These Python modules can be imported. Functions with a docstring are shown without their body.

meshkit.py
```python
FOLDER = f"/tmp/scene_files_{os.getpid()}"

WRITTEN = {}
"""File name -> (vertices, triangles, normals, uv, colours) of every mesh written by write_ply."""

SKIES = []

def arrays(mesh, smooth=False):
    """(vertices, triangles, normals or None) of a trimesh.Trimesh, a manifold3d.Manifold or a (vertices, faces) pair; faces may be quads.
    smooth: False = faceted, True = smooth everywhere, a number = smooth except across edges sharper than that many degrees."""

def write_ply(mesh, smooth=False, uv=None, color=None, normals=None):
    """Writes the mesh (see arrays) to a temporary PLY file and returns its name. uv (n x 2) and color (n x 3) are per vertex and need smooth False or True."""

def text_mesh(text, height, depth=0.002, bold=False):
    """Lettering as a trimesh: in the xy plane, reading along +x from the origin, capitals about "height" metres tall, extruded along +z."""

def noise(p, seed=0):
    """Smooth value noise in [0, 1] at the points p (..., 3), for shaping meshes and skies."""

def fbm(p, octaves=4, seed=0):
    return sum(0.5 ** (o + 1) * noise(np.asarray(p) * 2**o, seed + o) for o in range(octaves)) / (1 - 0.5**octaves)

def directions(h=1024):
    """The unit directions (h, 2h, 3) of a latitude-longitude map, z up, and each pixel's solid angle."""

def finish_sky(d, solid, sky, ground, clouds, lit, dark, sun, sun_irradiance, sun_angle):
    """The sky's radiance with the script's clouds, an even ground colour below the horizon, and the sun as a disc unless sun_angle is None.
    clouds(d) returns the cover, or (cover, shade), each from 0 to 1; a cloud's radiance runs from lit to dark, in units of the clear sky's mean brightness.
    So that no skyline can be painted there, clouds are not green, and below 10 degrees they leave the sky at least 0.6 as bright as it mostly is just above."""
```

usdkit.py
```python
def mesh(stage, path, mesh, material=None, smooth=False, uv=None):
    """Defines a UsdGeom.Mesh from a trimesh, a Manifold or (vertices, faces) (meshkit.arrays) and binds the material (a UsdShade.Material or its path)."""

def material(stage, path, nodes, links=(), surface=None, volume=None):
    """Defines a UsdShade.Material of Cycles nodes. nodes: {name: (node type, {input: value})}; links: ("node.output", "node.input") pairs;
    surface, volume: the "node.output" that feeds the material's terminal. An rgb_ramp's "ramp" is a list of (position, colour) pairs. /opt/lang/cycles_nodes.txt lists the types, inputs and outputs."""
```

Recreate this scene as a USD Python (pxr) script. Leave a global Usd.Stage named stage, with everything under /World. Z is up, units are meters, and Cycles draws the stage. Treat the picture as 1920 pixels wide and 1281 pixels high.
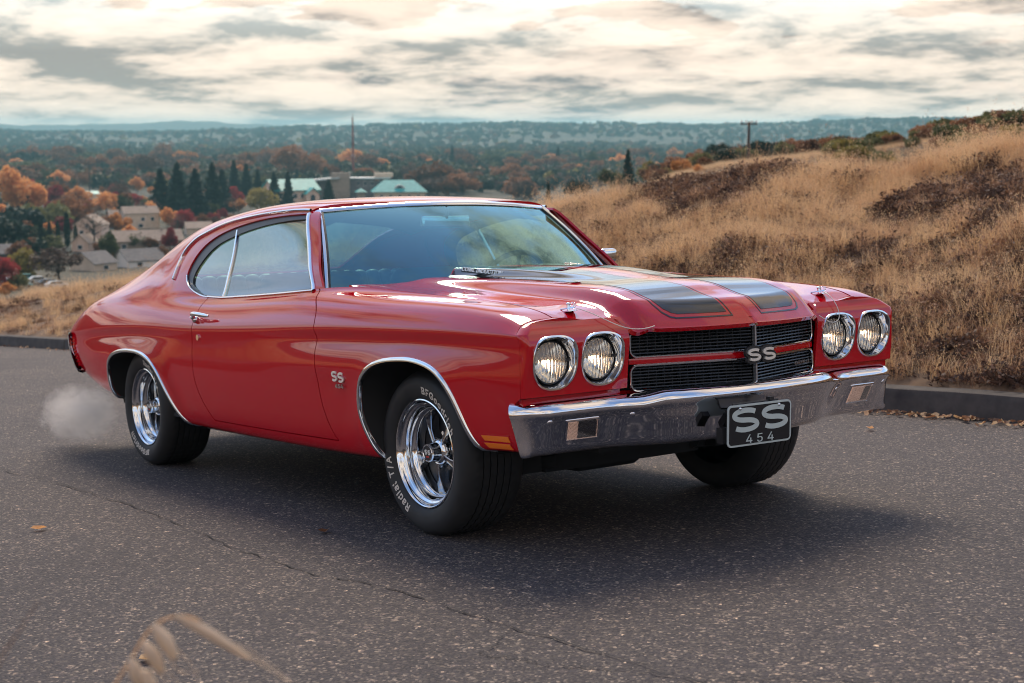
import math, random
import numpy as np, trimesh, shapely, usdkit, meshkit
from shapely.geometry import Polygon, LineString, box as sbox
from scipy.interpolate import PchipInterpolator, LinearNDInterpolator, CubicSpline
from scipy.ndimage import map_coordinates, gaussian_filter1d
from pxr import Gf, Sdf, Usd, UsdGeom, UsdLux, UsdShade, Vt

stage = Usd.Stage.CreateInMemory()
UsdGeom.SetStageUpAxis(stage, 'Z')
UsdGeom.Xform.Define(stage, '/World'); UsdGeom.Scope.Define(stage, '/World/Looks')
rng = np.random.default_rng(7)

# ---------------------------------------------------------------- frames
# The car stands on a road that falls away from the camera: near things are laid out in the road's own frame
# (x along the car, y across, z square to the asphalt) and turned into the upright world by RW.
UP = np.array([0.094025, -0.017882, 0.995409]); UP /= np.linalg.norm(UP)
def rot_to_z(v):
    z = np.array([0, 0, 1.0]); ax = np.cross(v, z); s = np.linalg.norm(ax); c = v @ z; ax = ax / s
    K = np.array([[0, -ax[2], ax[1]], [ax[2], 0, -ax[0]], [-ax[1], ax[0], 0]])
    return np.eye(3) + s * K + (1 - c) * K @ K
RW = rot_to_z(UP)
def toW(p): return np.asarray(p, float) @ RW.T
def gmat(R, t=(0, 0, 0)):
    m = np.eye(4); m[:3, :3] = np.asarray(R).T; m[3, :3] = t
    return Gf.Matrix4d(*m.ravel().tolist())

# ---------------------------------------------------------------- camera
CAM = np.array([4.63257719, -3.69644717, 1.05076001]); CYAW, CPITCH, CROLL = np.radians([144.809793, -3.39271067, -2.28868235]); CF = 2698.371
def cam_rows():
    f = np.array([np.cos(CPITCH) * np.cos(CYAW), np.cos(CPITCH) * np.sin(CYAW), np.sin(CPITCH)])
    r = np.cross(f, [0, 0, 1]); r /= np.linalg.norm(r); u = np.cross(r, f); c, s = np.cos(CROLL), np.sin(CROLL)
    return np.array([c * r + s * u, -s * r + c * u, f])
RC = cam_rows() @ RW.T; CAMW = toW(CAM)
cam = UsdGeom.Camera.Define(stage, '/World/camera')
cm = np.eye(4); cm[0, :3] = RC[0]; cm[1, :3] = RC[1]; cm[2, :3] = -RC[2]; cm[3, :3] = CAMW
cam.AddTransformOp().Set(Gf.Matrix4d(*cm.ravel().tolist()))
cam.CreateHorizontalApertureAttr(36.0); cam.CreateVerticalApertureAttr(24.02); cam.CreateFocalLengthAttr(CF * 36 / 1920)
cam.CreateFStopAttr(5.0); cam.CreateFocusDistanceAttr(5.35); cam.CreateClippingRangeAttr(Gf.Vec2f(0.05, 60000))
cam.CreateExposureAttr(EXPOSURE := 1.0)
def wdir(px, py):   # direction (upright world) in which a point of the photograph (1920 wide) lies
    d = np.array([(px - 960) / CF, -(py - 640.5) / CF, 1.0]) @ RC
    return d / np.linalg.norm(d)
def rdir(px, py):   # the same in the road's frame
    return wdir(px, py) @ RW
def at_dist(px, py, dist):
    d = wdir(px, py); return CAMW + d * (dist / math.hypot(d[0], d[1]))

# ---------------------------------------------------------------- sky and sun
SUN_ROAD = np.array([-0.56, 0.34, 0.79]); SUN = toW(SUN_ROAD / np.linalg.norm(SUN_ROAD))
SUN_EL = math.asin(SUN[2]); SUN_ROT = math.atan2(SUN[0], SUN[1])
dome = UsdLux.DomeLight.Define(stage, '/World/sky'); dome.CreateIntensityAttr(1.0)
CL = dict(lit=(4.6, 3.75, 3.05), dark=(1.20, 1.13, 1.07))
skymat = usdkit.material(stage, '/World/Looks/sky_look', {
    'tc': ('texture_coordinate', {}),
    'sky': ('sky_texture', {'sky_type': 'single_scattering', 'sun_disc': False, 'sun_elevation': SUN_EL, 'sun_rotation': SUN_ROT, 'altitude': 300.0, 'air_density': 1.0, 'aerosol_density': 0.9, 'ozone_density': 1.5}),
    'sep': ('separate_xyz', {}), 'zc': ('math', {'math_type': 'maximum', 'value2': 0.0}), 'za': ('math', {'math_type': 'add', 'value2': 0.16}),
    'px': ('math', {'math_type': 'divide'}), 'py': ('math', {'math_type': 'divide'}), 'p': ('combine_xyz', {'z': 0.37}),
    'n1': ('noise_texture', {'scale': 1.15, 'detail': 9.0, 'roughness': 0.56, 'distortion': 0.25}),
    'n2': ('noise_texture', {'scale': 2.0, 'detail': 11.0, 'roughness': 0.62, 'distortion': 0.15}),
    'map2': ('mapping', {'location': (7.3, 2.1, 0.0)}),
    'cover': ('rgb_ramp', {'ramp': [(0.48, (0, 0, 0)), (0.60, (1, 1, 1))]}),
    'low': ('map_range', {'from_min': 0.05, 'from_max': 0.27, 'to_min': 0.96, 'to_max': 0.0, 'clamp': True}),
    'covmax': ('math', {'math_type': 'maximum', 'use_clamp': True}),
    'shade': ('rgb_ramp', {'ramp': [(0.40, CL['lit']), (0.50, tuple(0.72 * a + 0.28 * b for a, b in zip(CL['lit'], CL['dark']))), (0.60, CL['dark'])]}),
    'mix': ('mix', {'mix_type': 'mix'}),
    'bg': ('background_shader', {'strength': 0.13}),
}, [('tc.generated', 'sky.vector'), ('tc.generated', 'sep.vector'), ('sep.z', 'zc.value1'), ('zc.value', 'za.value1'), ('sep.x', 'px.value1'), ('za.value', 'px.value2'), ('sep.y', 'py.value1'), ('za.value', 'py.value2'),
    ('px.value', 'p.x'), ('py.value', 'p.y'), ('p.vector', 'n1.vector'), ('p.vector', 'map2.vector'), ('map2.vector', 'n2.vector'), ('n1.fac', 'cover.fac'), ('sep.z', 'low.value'),
    ('cover.color', 'covmax.value1'), ('low.result', 'covmax.value2'), ('n2.fac', 'shade.fac'), ('covmax.value', 'mix.fac'), ('sky.color', 'mix.color1'), ('shade.color', 'mix.color2'), ('mix.color', 'bg.color')], surface='bg.background')
UsdShade.MaterialBindingAPI.Apply(dome.GetPrim()).Bind(skymat)
dome.GetPrim().SetCustomDataByKey('kind', 'structure')
sun = UsdLux.DistantLight.Define(stage, '/World/sun')
sun.CreateIntensityAttr(0.4); sun.CreateAngleAttr(24.0); sun.CreateColorAttr(Gf.Vec3f(1.0, 0.80, 0.58)); sun.GetPrim().CreateAttribute('inputs:normalize', Sdf.ValueTypeNames.Bool).Set(True)
zax = SUN; xax = np.cross([0, 0, 1.0], zax); xax /= np.linalg.norm(xax); yax = np.cross(zax, xax)
sm = np.eye(4); sm[0, :3], sm[1, :3], sm[2, :3] = xax, yax, zax
sun.AddTransformOp().Set(Gf.Matrix4d(*sm.ravel().tolist()))

# ---------------------------------------------------------------- helpers
taken = {}
def free(parent, name):
    k = (parent, name); n = taken.get(k, 0); taken[k] = n + 1
    return f'{parent}/{name}' if n == 0 else f'{parent}/{name}_{n:03d}'
def pathof(p): return '/World' if p is None else (p if isinstance(p, str) else str(p.GetPath()))
def tag(prim, label=None, cat=None, group=None, kind=None):
    p = prim.GetPrim() if hasattr(prim, 'GetPrim') else prim
    for k, v in (('label', label), ('category', cat), ('group', group), ('kind', kind)):
        if v: p.SetCustomDataByKey(k, v)
    return p
def write(path, V, F, mat, N=None):
    m = UsdGeom.Mesh.Define(stage, path)
    V = np.asarray(V, np.float32); F = np.asarray(F, np.int32)
    m.CreatePointsAttr(Vt.Vec3fArray.FromNumpy(np.ascontiguousarray(V)))
    m.CreateFaceVertexCountsAttr(Vt.IntArray.FromNumpy(np.full(len(F), F.shape[1], np.int32)))
    m.CreateFaceVertexIndicesAttr(Vt.IntArray.FromNumpy(np.ascontiguousarray(F.ravel())))
    m.CreateSubdivisionSchemeAttr('none')
    if N is not None:
        m.CreateNormalsAttr(Vt.Vec3fArray.FromNumpy(np.ascontiguousarray(np.asarray(N, np.float32)))); m.SetNormalsInterpolation('vertex')
    if mat is not None: UsdShade.MaterialBindingAPI.Apply(m.GetPrim()).Bind(MAT[mat])
    return m.GetPrim()
def obj(name, mesh, mat, parent=None, smooth=30, world=False, N=None):
    """One Mesh prim under parent (or /World). mesh: trimesh, Manifold or (V, F). world=True: points are in the road's frame and get turned upright."""
    if N is None:
        V, F, N = meshkit.arrays(mesh, smooth)
    else:
        V, F = mesh
    if world:
        V = toW(V); N = None if N is None else np.asarray(N) @ RW.T
    return write(free(pathof(parent), name), V, F, mat, N)
def thing(name, label, cat, loc=(0, 0, 0), R=None, group=None, scale=None, parent=None, kind=None):
    x = UsdGeom.Xform.Define(stage, free('/World' if parent is None else parent, name))
    m = np.eye(3) if R is None else np.asarray(R)
    if scale is not None: m = m @ np.diag(np.broadcast_to(scale, 3))
    x.AddTransformOp().Set(gmat(m, loc))
    return tag(x, label, cat, group, kind)
def rz(a): c, s = math.cos(a), math.sin(a); return np.array([[c, -s, 0], [s, c, 0], [0, 0, 1.0]])
cat = trimesh.util.concatenate
def bx(c, s, R=None):
    m = trimesh.creation.box(s)
    if R is not None: m.apply_transform(np.block([[np.asarray(R), np.zeros((3, 1))], [np.zeros((1, 3)), np.ones((1, 1))]]))
    m.apply_translation(c); return m
def rbox(c, s, r=0.01, seg=3):
    """A box with rounded edges."""
    import manifold3d as m3
    s = np.asarray(s, float); r = min(r, s.min() / 2 * 0.98); pts = []
    sp = m3.Manifold.sphere(r, 4 * seg)
    hull = m3.Manifold.batch_hull([sp.translate([sx * (s[0] / 2 - r), sy * (s[1] / 2 - r), sz * (s[2] / 2 - r)]) for sx in (-1, 1) for sy in (-1, 1) for sz in (-1, 1)])
    return hull.translate(list(c))
def tm(man):
    m = man.to_mesh(); return trimesh.Trimesh(m.vert_properties[:, :3], m.tri_verts, process=False)
def tube(path, r, sides=8, closed=False, caps=True):
    p = np.asarray(path, float); n = len(p); r = np.broadcast_to(np.asarray(r, float), (n,))
    t = (np.roll(p, -1, 0) - np.roll(p, 1, 0)) if closed else np.gradient(p, axis=0)
    t /= np.linalg.norm(t, axis=1, keepdims=True) + 1e-12
    up = np.array([0, 0, 1.0]) if abs(t[0][2]) < 0.9 else np.array([1.0, 0, 0])
    u = np.cross(up, t[0]); u /= np.linalg.norm(u); U = [u]
    for k in range(1, n):
        u = U[-1] - t[k] * (U[-1] @ t[k]); U.append(u / (np.linalg.norm(u) + 1e-12))
    U = np.array(U); W = np.cross(t, U); a = np.linspace(0, 2 * np.pi, sides, endpoint=False)
    V = (p[:, None] + r[:, None, None] * (np.cos(a)[None, :, None] * U[:, None] + np.sin(a)[None, :, None] * W[:, None])).reshape(-1, 3)
    F = []; m = n if closed else n - 1
    for k in range(m):
        b, c = k * sides, ((k + 1) % n) * sides
        for q in range(sides):
            q2 = (q + 1) % sides; F += [[b + q, b + q2, c + q2], [b + q, c + q2, c + q]]
    if caps and not closed:
        V = np.vstack([V, p[0], p[-1]]); a0, a1 = len(V) - 2, len(V) - 1
        for q in range(sides): F += [[a0, (q + 1) % sides, q], [a1, (n - 1) * sides + q, (n - 1) * sides + (q + 1) % sides]]
    return trimesh.Trimesh(V, np.array(F), process=False)
def spline(pts, n, closed=False):
    p = np.asarray(pts, float); d = np.r_[0, np.cumsum(np.linalg.norm(np.diff(p, axis=0), axis=1))]
    return CubicSpline(d, p)(np.linspace(0, d[-1], n))
def sheet(G, closed_i=False, closed_j=False):
    """Grid of points (ni, nj, 3) -> (V, F)."""
    ni, nj = G.shape[:2]; idx = np.arange(ni * nj).reshape(ni, nj)
    if closed_i: idx = np.vstack([idx, idx[:1]])
    if closed_j: idx = np.hstack([idx, idx[:, :1]])
    a, b, c, d = idx[:-1, :-1].ravel(), idx[1:, :-1].ravel(), idx[1:, 1:].ravel(), idx[:-1, 1:].ravel()
    return G.reshape(-1, 3), np.vstack([np.stack([a, b, c], 1), np.stack([a, c, d], 1)])
def tmesh(VF): return trimesh.Trimesh(VF[0], VF[1], process=False)
def revolve(prof, n=48, axis='y', closed=False):
    """prof: (radius, along axis) pairs; axis y."""
    p = np.asarray(prof, float); a = np.linspace(0, 2 * np.pi, n, endpoint=False)
    G = np.stack([p[None, :, 0] * np.cos(a)[:, None], np.broadcast_to(p[None, :, 1], (n, len(p))), p[None, :, 0] * np.sin(a)[:, None]], -1)
    return tmesh(sheet(G, closed_i=True))
# ---------------------------------------------------------------- materials
MAT = {}
def mat(name, nodes, links=(), surface='p.BSDF', volume=None):
    MAT[name] = usdkit.material(stage, '/World/Looks/' + name, nodes, links, surface=surface, volume=volume); return name
def plain(name, col, rough=0.5, metal=0.0, **kw):
    return mat(name, {'p': ('principled_bsdf', {'base_color': col, 'roughness': rough, 'metallic': metal, **kw})})
def speckled(name, c1, c2, scale=8.0, rough=0.6, detail=4.0, lo=0.35, hi=0.65, metal=0.0, bump=0.0, bdist=0.01, coord='object', c3=None, **kw):
    nodes = {'tc': ('texture_coordinate', {}), 'n': ('noise_texture', {'scale': scale, 'detail': detail, 'roughness': 0.6}),
             'r': ('rgb_ramp', {'ramp': [(lo, c1), (hi, c2)] if c3 is None else [(lo, c1), ((lo + hi) / 2, c2), (hi, c3)]}), 'p': ('principled_bsdf', {'roughness': rough, 'metallic': metal, **kw})}
    links = [(f'tc.{coord}', 'n.vector'), ('n.fac', 'r.fac'), ('r.color', 'p.base_color')]
    if bump:
        nodes['b'] = ('bump', {'strength': bump, 'distance': bdist}); links += [('n.fac', 'b.height'), ('b.normal', 'p.normal')]
    return mat(name, nodes, links)
# car
mat('red_paint', {'tc': ('texture_coordinate', {}), 'n': ('noise_texture', {'scale': 1.3, 'detail': 2.0}), 'b': ('bump', {'strength': 0.02, 'distance': 0.02}),
    'g': ('noise_texture', {'scale': 40.0, 'detail': 4.0, 'roughness': 0.7}), 'gr': ('map_range', {'from_min': 0.3, 'from_max': 0.75, 'to_min': 0.015, 'to_max': 0.05}),
    'p': ('principled_bsdf', {'base_color': (0.35, 0.0010, 0.0060), 'roughness': 0.5, 'coat_weight': 1.0, 'coat_roughness': 0.02, 'coat_ior': 1.72, 'specular_ior_level': 0.0})},
    [('tc.object', 'n.vector'), ('n.fac', 'b.height'), ('b.normal', 'p.coat_normal'), ('tc.object', 'g.vector'), ('g.fac', 'gr.value'), ('gr.result', 'p.coat_roughness')])
plain('stripe_black', (0.004, 0.006, 0.008), 0.5, specular_ior_level=0.0, coat_weight=1.0, coat_roughness=0.02, coat_ior=1.65)
plain('chrome', (0.80, 0.83, 0.86), 0.05, 1.0)
mat('bumper_chrome', {'tc': ('texture_coordinate', {}), 'n': ('noise_texture', {'scale': 3.5, 'detail': 2.0}), 'b': ('bump', {'strength': 0.022, 'distance': 0.02}), 'g': ('noise_texture', {'scale': 26.0, 'detail': 5.0}), 'gr': ('map_range', {'from_min': 0.4, 'from_max': 0.8, 'to_min': 0.04, 'to_max': 0.085}),
    'p': ('principled_bsdf', {'base_color': (0.82, 0.82, 0.85), 'metallic': 1.0})}, [('tc.object', 'n.vector'), ('n.fac', 'b.height'), ('b.normal', 'p.normal'), ('tc.object', 'g.vector'), ('g.fac', 'gr.value'), ('gr.result', 'p.roughness')])
plain('satin_steel', (0.55, 0.56, 0.58), 0.28, 1.0)
plain('dark_wheel', (0.012, 0.013, 0.015), 0.35)
plain('black_trim', (0.012, 0.012, 0.013), 0.35)
plain('black_matte', (0.008, 0.008, 0.009), 0.8)
plain('grille_black', (0.014, 0.016, 0.019), 0.3)
speckled('rubber', (0.005, 0.005, 0.006), (0.010, 0.0095, 0.0095), 18, 0.6, bump=0.15, bdist=0.002)
plain('white_letter', (0.62, 0.56, 0.49), 0.6)
plain('plate_black', (0.008, 0.008, 0.009), 0.25)
plain('plate_white', (0.42, 0.48, 0.48), 0.4)
plain('silver_letter', (0.78, 0.77, 0.72), 0.2, 0.6)
plain('amber_lens', (0.42, 0.085, 0.004), 0.12, coat_weight=1.0, emission_color=(1.0, 0.22, 0.01), emission_strength=0.05)
plain('red_lens', (0.35, 0.01, 0.012), 0.15, coat_weight=0.5)
mat('clear_lens', {'tc': ('texture_coordinate', {}), 'm': ('mapping', {'rotation': (0, 0, 0)}), 'w': ('wave_texture', {'bands_direction': 'y', 'scale': 22.0, 'distortion': 0.6, 'detail': 1.0}), 'b': ('bump', {'strength': 0.5, 'distance': 0.004}),
    'p': ('principled_bsdf', {'base_color': (0.96, 0.95, 0.92), 'roughness': 0.03, 'transmission_weight': 1.0, 'ior': 1.45})}, [('tc.object', 'm.vector'), ('m.vector', 'w.vector'), ('w.fac', 'b.height'), ('b.normal', 'p.normal')])
plain('lamp_glow', (1.0, 0.75, 0.5), 0.5, emission_color=(1.0, 0.66, 0.40), emission_strength=4.0)
plain('reflector', (0.88, 0.87, 0.84), 0.12, 1.0)
def pane(name, tint, ior, rough=0.0, sheen=(1, 1, 1)):
    f0 = ((ior - 1) / (ior + 1)) ** 2 * 2
    mat(name, {'f': ('layer_weight', {'blend': 0.5}), 'pw': ('math', {'math_type': 'power', 'value2': 4.0}), 'ma': ('math', {'math_type': 'multiply_add', 'value2': 1 - f0, 'value3': f0, 'use_clamp': True}), 't': ('transparent_bsdf', {'color': tint}), 'g': ('glossy_bsdf', {'color': sheen, 'roughness': rough}), 'm': ('mix_closure', {})},
        [('f.facing', 'pw.value1'), ('pw.value', 'ma.value1'), ('ma.value', 'm.fac'), ('t.BSDF', 'm.closure1'), ('g.BSDF', 'm.closure2')], surface='m.closure')
pane('windshield_glass', (0.46, 0.76, 0.80), 2.25, 0.0, (0.52, 0.93, 1.0))
pane('side_glass', (0.58, 0.82, 0.74), 1.8)
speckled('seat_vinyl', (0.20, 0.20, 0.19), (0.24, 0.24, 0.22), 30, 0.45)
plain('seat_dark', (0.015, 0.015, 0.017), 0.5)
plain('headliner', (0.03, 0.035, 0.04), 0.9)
plain('mirror_glass', (0.9, 0.9, 0.9), 0.02, 1.0)
plain('cable_white', (0.60, 0.58, 0.54), 0.4)
plain('orange_red_logo', (0.5, 0.03, 0.02), 0.3)
mat('signal_lens', {'tc': ('texture_coordinate', {}), 'w': ('wave_texture', {'bands_direction': 'y', 'scale': 90.0, 'distortion': 1.5}), 'n': ('noise_texture', {'scale': 60.0}), 'b': ('bump', {'strength': 0.6, 'distance': 0.004}), 'p': ('principled_bsdf', {'base_color': (0.98, 0.96, 0.94), 'roughness': 0.08, 'transmission_weight': 1.0, 'ior': 1.3})},
    [('tc.object', 'w.vector'), ('w.fac', 'b.height'), ('b.normal', 'p.normal')])
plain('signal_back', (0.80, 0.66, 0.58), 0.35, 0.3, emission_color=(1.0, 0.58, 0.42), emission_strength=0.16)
plain('wheel_silver', (0.42, 0.43, 0.45), 0.16, 1.0)
# ---------------------------------------------------------------- the car's skin
car = thing('muscle_car', 'glossy red two-door muscle car with black hood stripes, parked on the asphalt', 'car', (0, 0, 0), RW)
def pch(t, x):
    t = np.asarray(sorted(t), float); return PchipInterpolator(t[:, 0], t[:, 1], extrapolate=True)(x)
XS = np.r_[np.arange(-4.06, 0.45, 0.015), np.arange(0.45, 0.748, 0.008), 0.748]; NI = len(XS)
# knots of the half section, each (x, w, z): w is the distance from the car's middle plane
crease_w = [(-4.06, .850), (-3.95, .872), (-3.6, .915), (-3.2, .940), (-2.8, .952), (-2.45, .956), (-1.2, .957), (-.2, .957), (.25, .953), (.5, .946), (.65, .937), (.72, .932), (.748, .930)]
crease_z = [(-4.06, .694), (-3.95, .702), (-3.6, .722), (-3.2, .745), (-2.8, .757), (-2.45, .761), (-2.1, .762), (-1.7, .767), (-1.2, .778), (-.7, .786), (-.2, .791), (.25, .791), (.5, .788), (.748, .784)]
low_z = [(-4.06, .49), (-3.95, .455), (-3.77, .415), (-3.6, .376), (-3.34, .349), (-3.08, .325), (-2.6, .285), (-2.1, .262), (-1.2, .257), (-.5, .262), (-.2, .275), (.25, .345), (.5, .374), (.748, .379)]
low_w = [(-4.06, .78), (-3.6, .83), (-3.08, .86), (-2.1, .862), (-.5, .862), (.25, .875), (.5, .88), (.748, .878)]
W = np.zeros((17, NI)); Z = np.zeros((17, NI))
cw, cz, lz, lw = (pch(t, XS) for t in (crease_w, crease_z, low_z, low_w))
W[6], Z[6] = cw, cz
W[0], Z[0] = lw - .07, lz - .004
W[1], Z[1] = lw, lz
for k, f, g in ((2, .12, .50), (3, .32, .80), (4, .58, .975), (5, .85, 1.0)):
    W[k] = lw + (cw - .006 - lw) * g; Z[k] = lz + (cz - lz) * f
T = {8: [(-4.06, .835, .710), (-3.95, .855, .755), (-3.6, .885, .838), (-3.2, .897, .853), (-2.8, .902, .866), (-2.45, .902, .874), (-2.1, .893, .880), (-1.8, .888, .880), (-1.2, .886, .900), (-.8, .886, .913), (-.2, .890, .904), (.25, .890, .892), (.5, .888, .873), (.62, .884, .856), (.70, .878, .830), (.748, .870, .80)],
     9: [(-4.06, .80, .722), (-3.95, .822, .783), (-3.6, .845, .888), (-3.2, .853, .913), (-2.8, .853, .930), (-2.45, .855, .935), (-2.1, .846, .912), (-1.8, .843, .903), (-1.2, .843, .921), (-.85, .838, .938), (-.6, .80, .952), (-.2, .775, .921), (.25, .768, .897), (.5, .760, .879), (.62, .752, .861), (.70, .745, .835), (.748, .74, .805)],
     10: [(-4.06, .77, .742), (-3.95, .78, .81), (-3.6, .80, .908), (-3.2, .79, .960), (-2.8, .785, 1.005), (-2.45, .812, 1.02), (-2.1, .812, 1.0), (-1.7, .812, .985), (-1.2, .812, 1.0), (-.7, .815, 1.01), (.748, .70, .83)],
     11: [(-4.06, .73, .75), (-3.95, .74, .822), (-3.6, .755, .925), (-3.2, .735, 1.005), (-2.8, .73, 1.080), (-2.45, .765, 1.105), (-2.1, .765, 1.10), (-1.7, .762, 1.10), (-1.2, .757, 1.115), (-.7, .75, 1.12), (.748, .6, .84)],
     12: [(-4.06, .69, .756), (-3.95, .70, .831), (-3.6, .71, .937), (-3.2, .69, 1.045), (-2.8, .683, 1.150), (-2.45, .722, 1.180), (-2.1, .718, 1.217), (-1.7, .710, 1.245), (-1.2, .694, 1.253), (-.7, .672, 1.185), (.748, .5, .845)],
     13: [(-4.06, .65, .76), (-3.95, .65, .838), (-3.6, .66, .945), (-3.2, .65, 1.052), (-2.8, .648, 1.190), (-2.45, .690, 1.226), (-2.1, .696, 1.267), (-1.7, .688, 1.297), (-1.3, .670, 1.301), (-1.1, .655, 1.286), (-.7, .63, 1.22), (.748, .4, .85)],
     14: [(-4.06, .60, .764), (-3.95, .60, .843), (-3.6, .60, .949), (-3.2, .60, 1.058), (-2.8, .60, 1.217), (-2.45, .62, 1.284), (-2.1, .61, 1.319), (-1.7, .605, 1.338), (-1.3, .59, 1.331), (-1.1, .58, 1.304), (-.7, .56, 1.22), (.748, .3, .85)],
     15: [(-4.06, .30, .776), (-3.95, .30, .857), (-3.6, .30, .957), (-3.2, .30, 1.035), (-2.8, .33, 1.200), (-2.45, .33, 1.312), (-2.1, .33, 1.352), (-1.7, .33, 1.366), (-1.3, .32, 1.353), (-1.1, .31, 1.321), (-.7, .30, 1.22), (.748, .2, .85)],
     16: [(-4.06, 0, .78), (-3.95, 0, .862), (-3.6, 0, .962), (-3.2, 0, 1.040), (-2.8, 0, 1.205), (-2.45, 0, 1.320), (-2.1, 0, 1.361), (-1.7, 0, 1.374), (-1.3, 0, 1.360), (-1.1, 0, 1.325), (-.7, 0, 1.22), (.748, 0, .85)]}
for k, t in T.items():
    t = sorted(t); xs = [a[0] for a in t]
    W[k], Z[k] = PchipInterpolator(xs, [a[1] for a in t])(XS), PchipInterpolator(xs, [a[2] for a in t])(XS)
W[7] = W[8] + .60 * (W[6] - W[8]); Z[7] = Z[6] + .52 * (Z[8] - Z[6])
keep = np.clip((0.35 - XS) / 0.3, 0, 1)
for A in (W, Z):
    for k in range(17): A[k] = A[k] + keep * (gaussian_filter1d(A[k], 9, mode='nearest') - A[k]) * np.clip((XS + 4.06) / 0.3, 0, 1)
chord = np.hypot(np.diff(W, axis=0), np.diff(Z, axis=0)).mean(1); TK = np.r_[0, np.cumsum(chord)]
TS = np.unique(np.round(np.concatenate([np.linspace(TK[k], TK[k + 1], max(2, int(round((TK[k + 1] - TK[k]) / .014)) + 1)) for k in range(16)]), 9)); NJ = len(TS)
JK = [int(np.argmin(abs(TS - t))) for t in TK]
SW = np.zeros((NI, NJ)); SZ = np.zeros((NI, NJ)); lowp = TS <= TK[6] + 1e-9
for A, S in ((W, SW), (Z, SZ)):
    S[:, lowp] = PchipInterpolator(TK[:7], A[:7], axis=0)(TS[lowp]).T
    S[:, ~lowp] = PchipInterpolator(TK[6:], A[6:], axis=0)(TS[~lowp]).T
j6 = JK[6]
for S in (SW, SZ):   # soften the joints between knots, keep the crease
    S[:, :j6 + 1] = S[:, :j6 + 1] + (gaussian_filter1d(S[:, :j6 + 1], 2.0, axis=1, mode='nearest') - S[:, :j6 + 1]) * np.clip((j6 - np.arange(j6 + 1)) / 4, 0, 1)
    n2 = NJ - j6; S[:, j6:] = S[:, j6:] + (gaussian_filter1d(S[:, j6:], 2.2, axis=1, mode='nearest') - S[:, j6:]) * np.clip(np.arange(n2) / 4, 0, 1)
# hips: a hollow under the crease and a swelling over each wheel
XX = np.repeat(XS[:, None], NJ, 1); under = (np.arange(NJ) < j6)[None, :]
def bell(x, c, a, p=2.0): return np.exp(-np.abs((x - c) / a) ** p)
hip = np.maximum(bell(XX, -.15, .80, 4), bell(XX, -2.95, .62, 4)); crz = np.repeat(cz[:, None], NJ, 1)
SW += under * hip * (-.014 * bell(SZ - crz, -.045, .030) + .012 * bell(SZ - crz, -.150, .060))
arch_r = np.minimum(np.hypot((XX - .055) / 1.0, (SZ - .315) / .85), np.hypot((XX + 2.72) / 1.15, (SZ - .300) / .80))
SW += under * .010 * np.clip((.56 - arch_r) / .14, 0, 1) ** 2 * (SZ < crz - .05)
P = np.stack([XX, SW, SZ], -1)
def normals(P):
    n = -np.cross(np.gradient(P, axis=0), np.gradient(P, axis=1)); return n / (np.linalg.norm(n, axis=-1, keepdims=True) + 1e-12)
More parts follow.
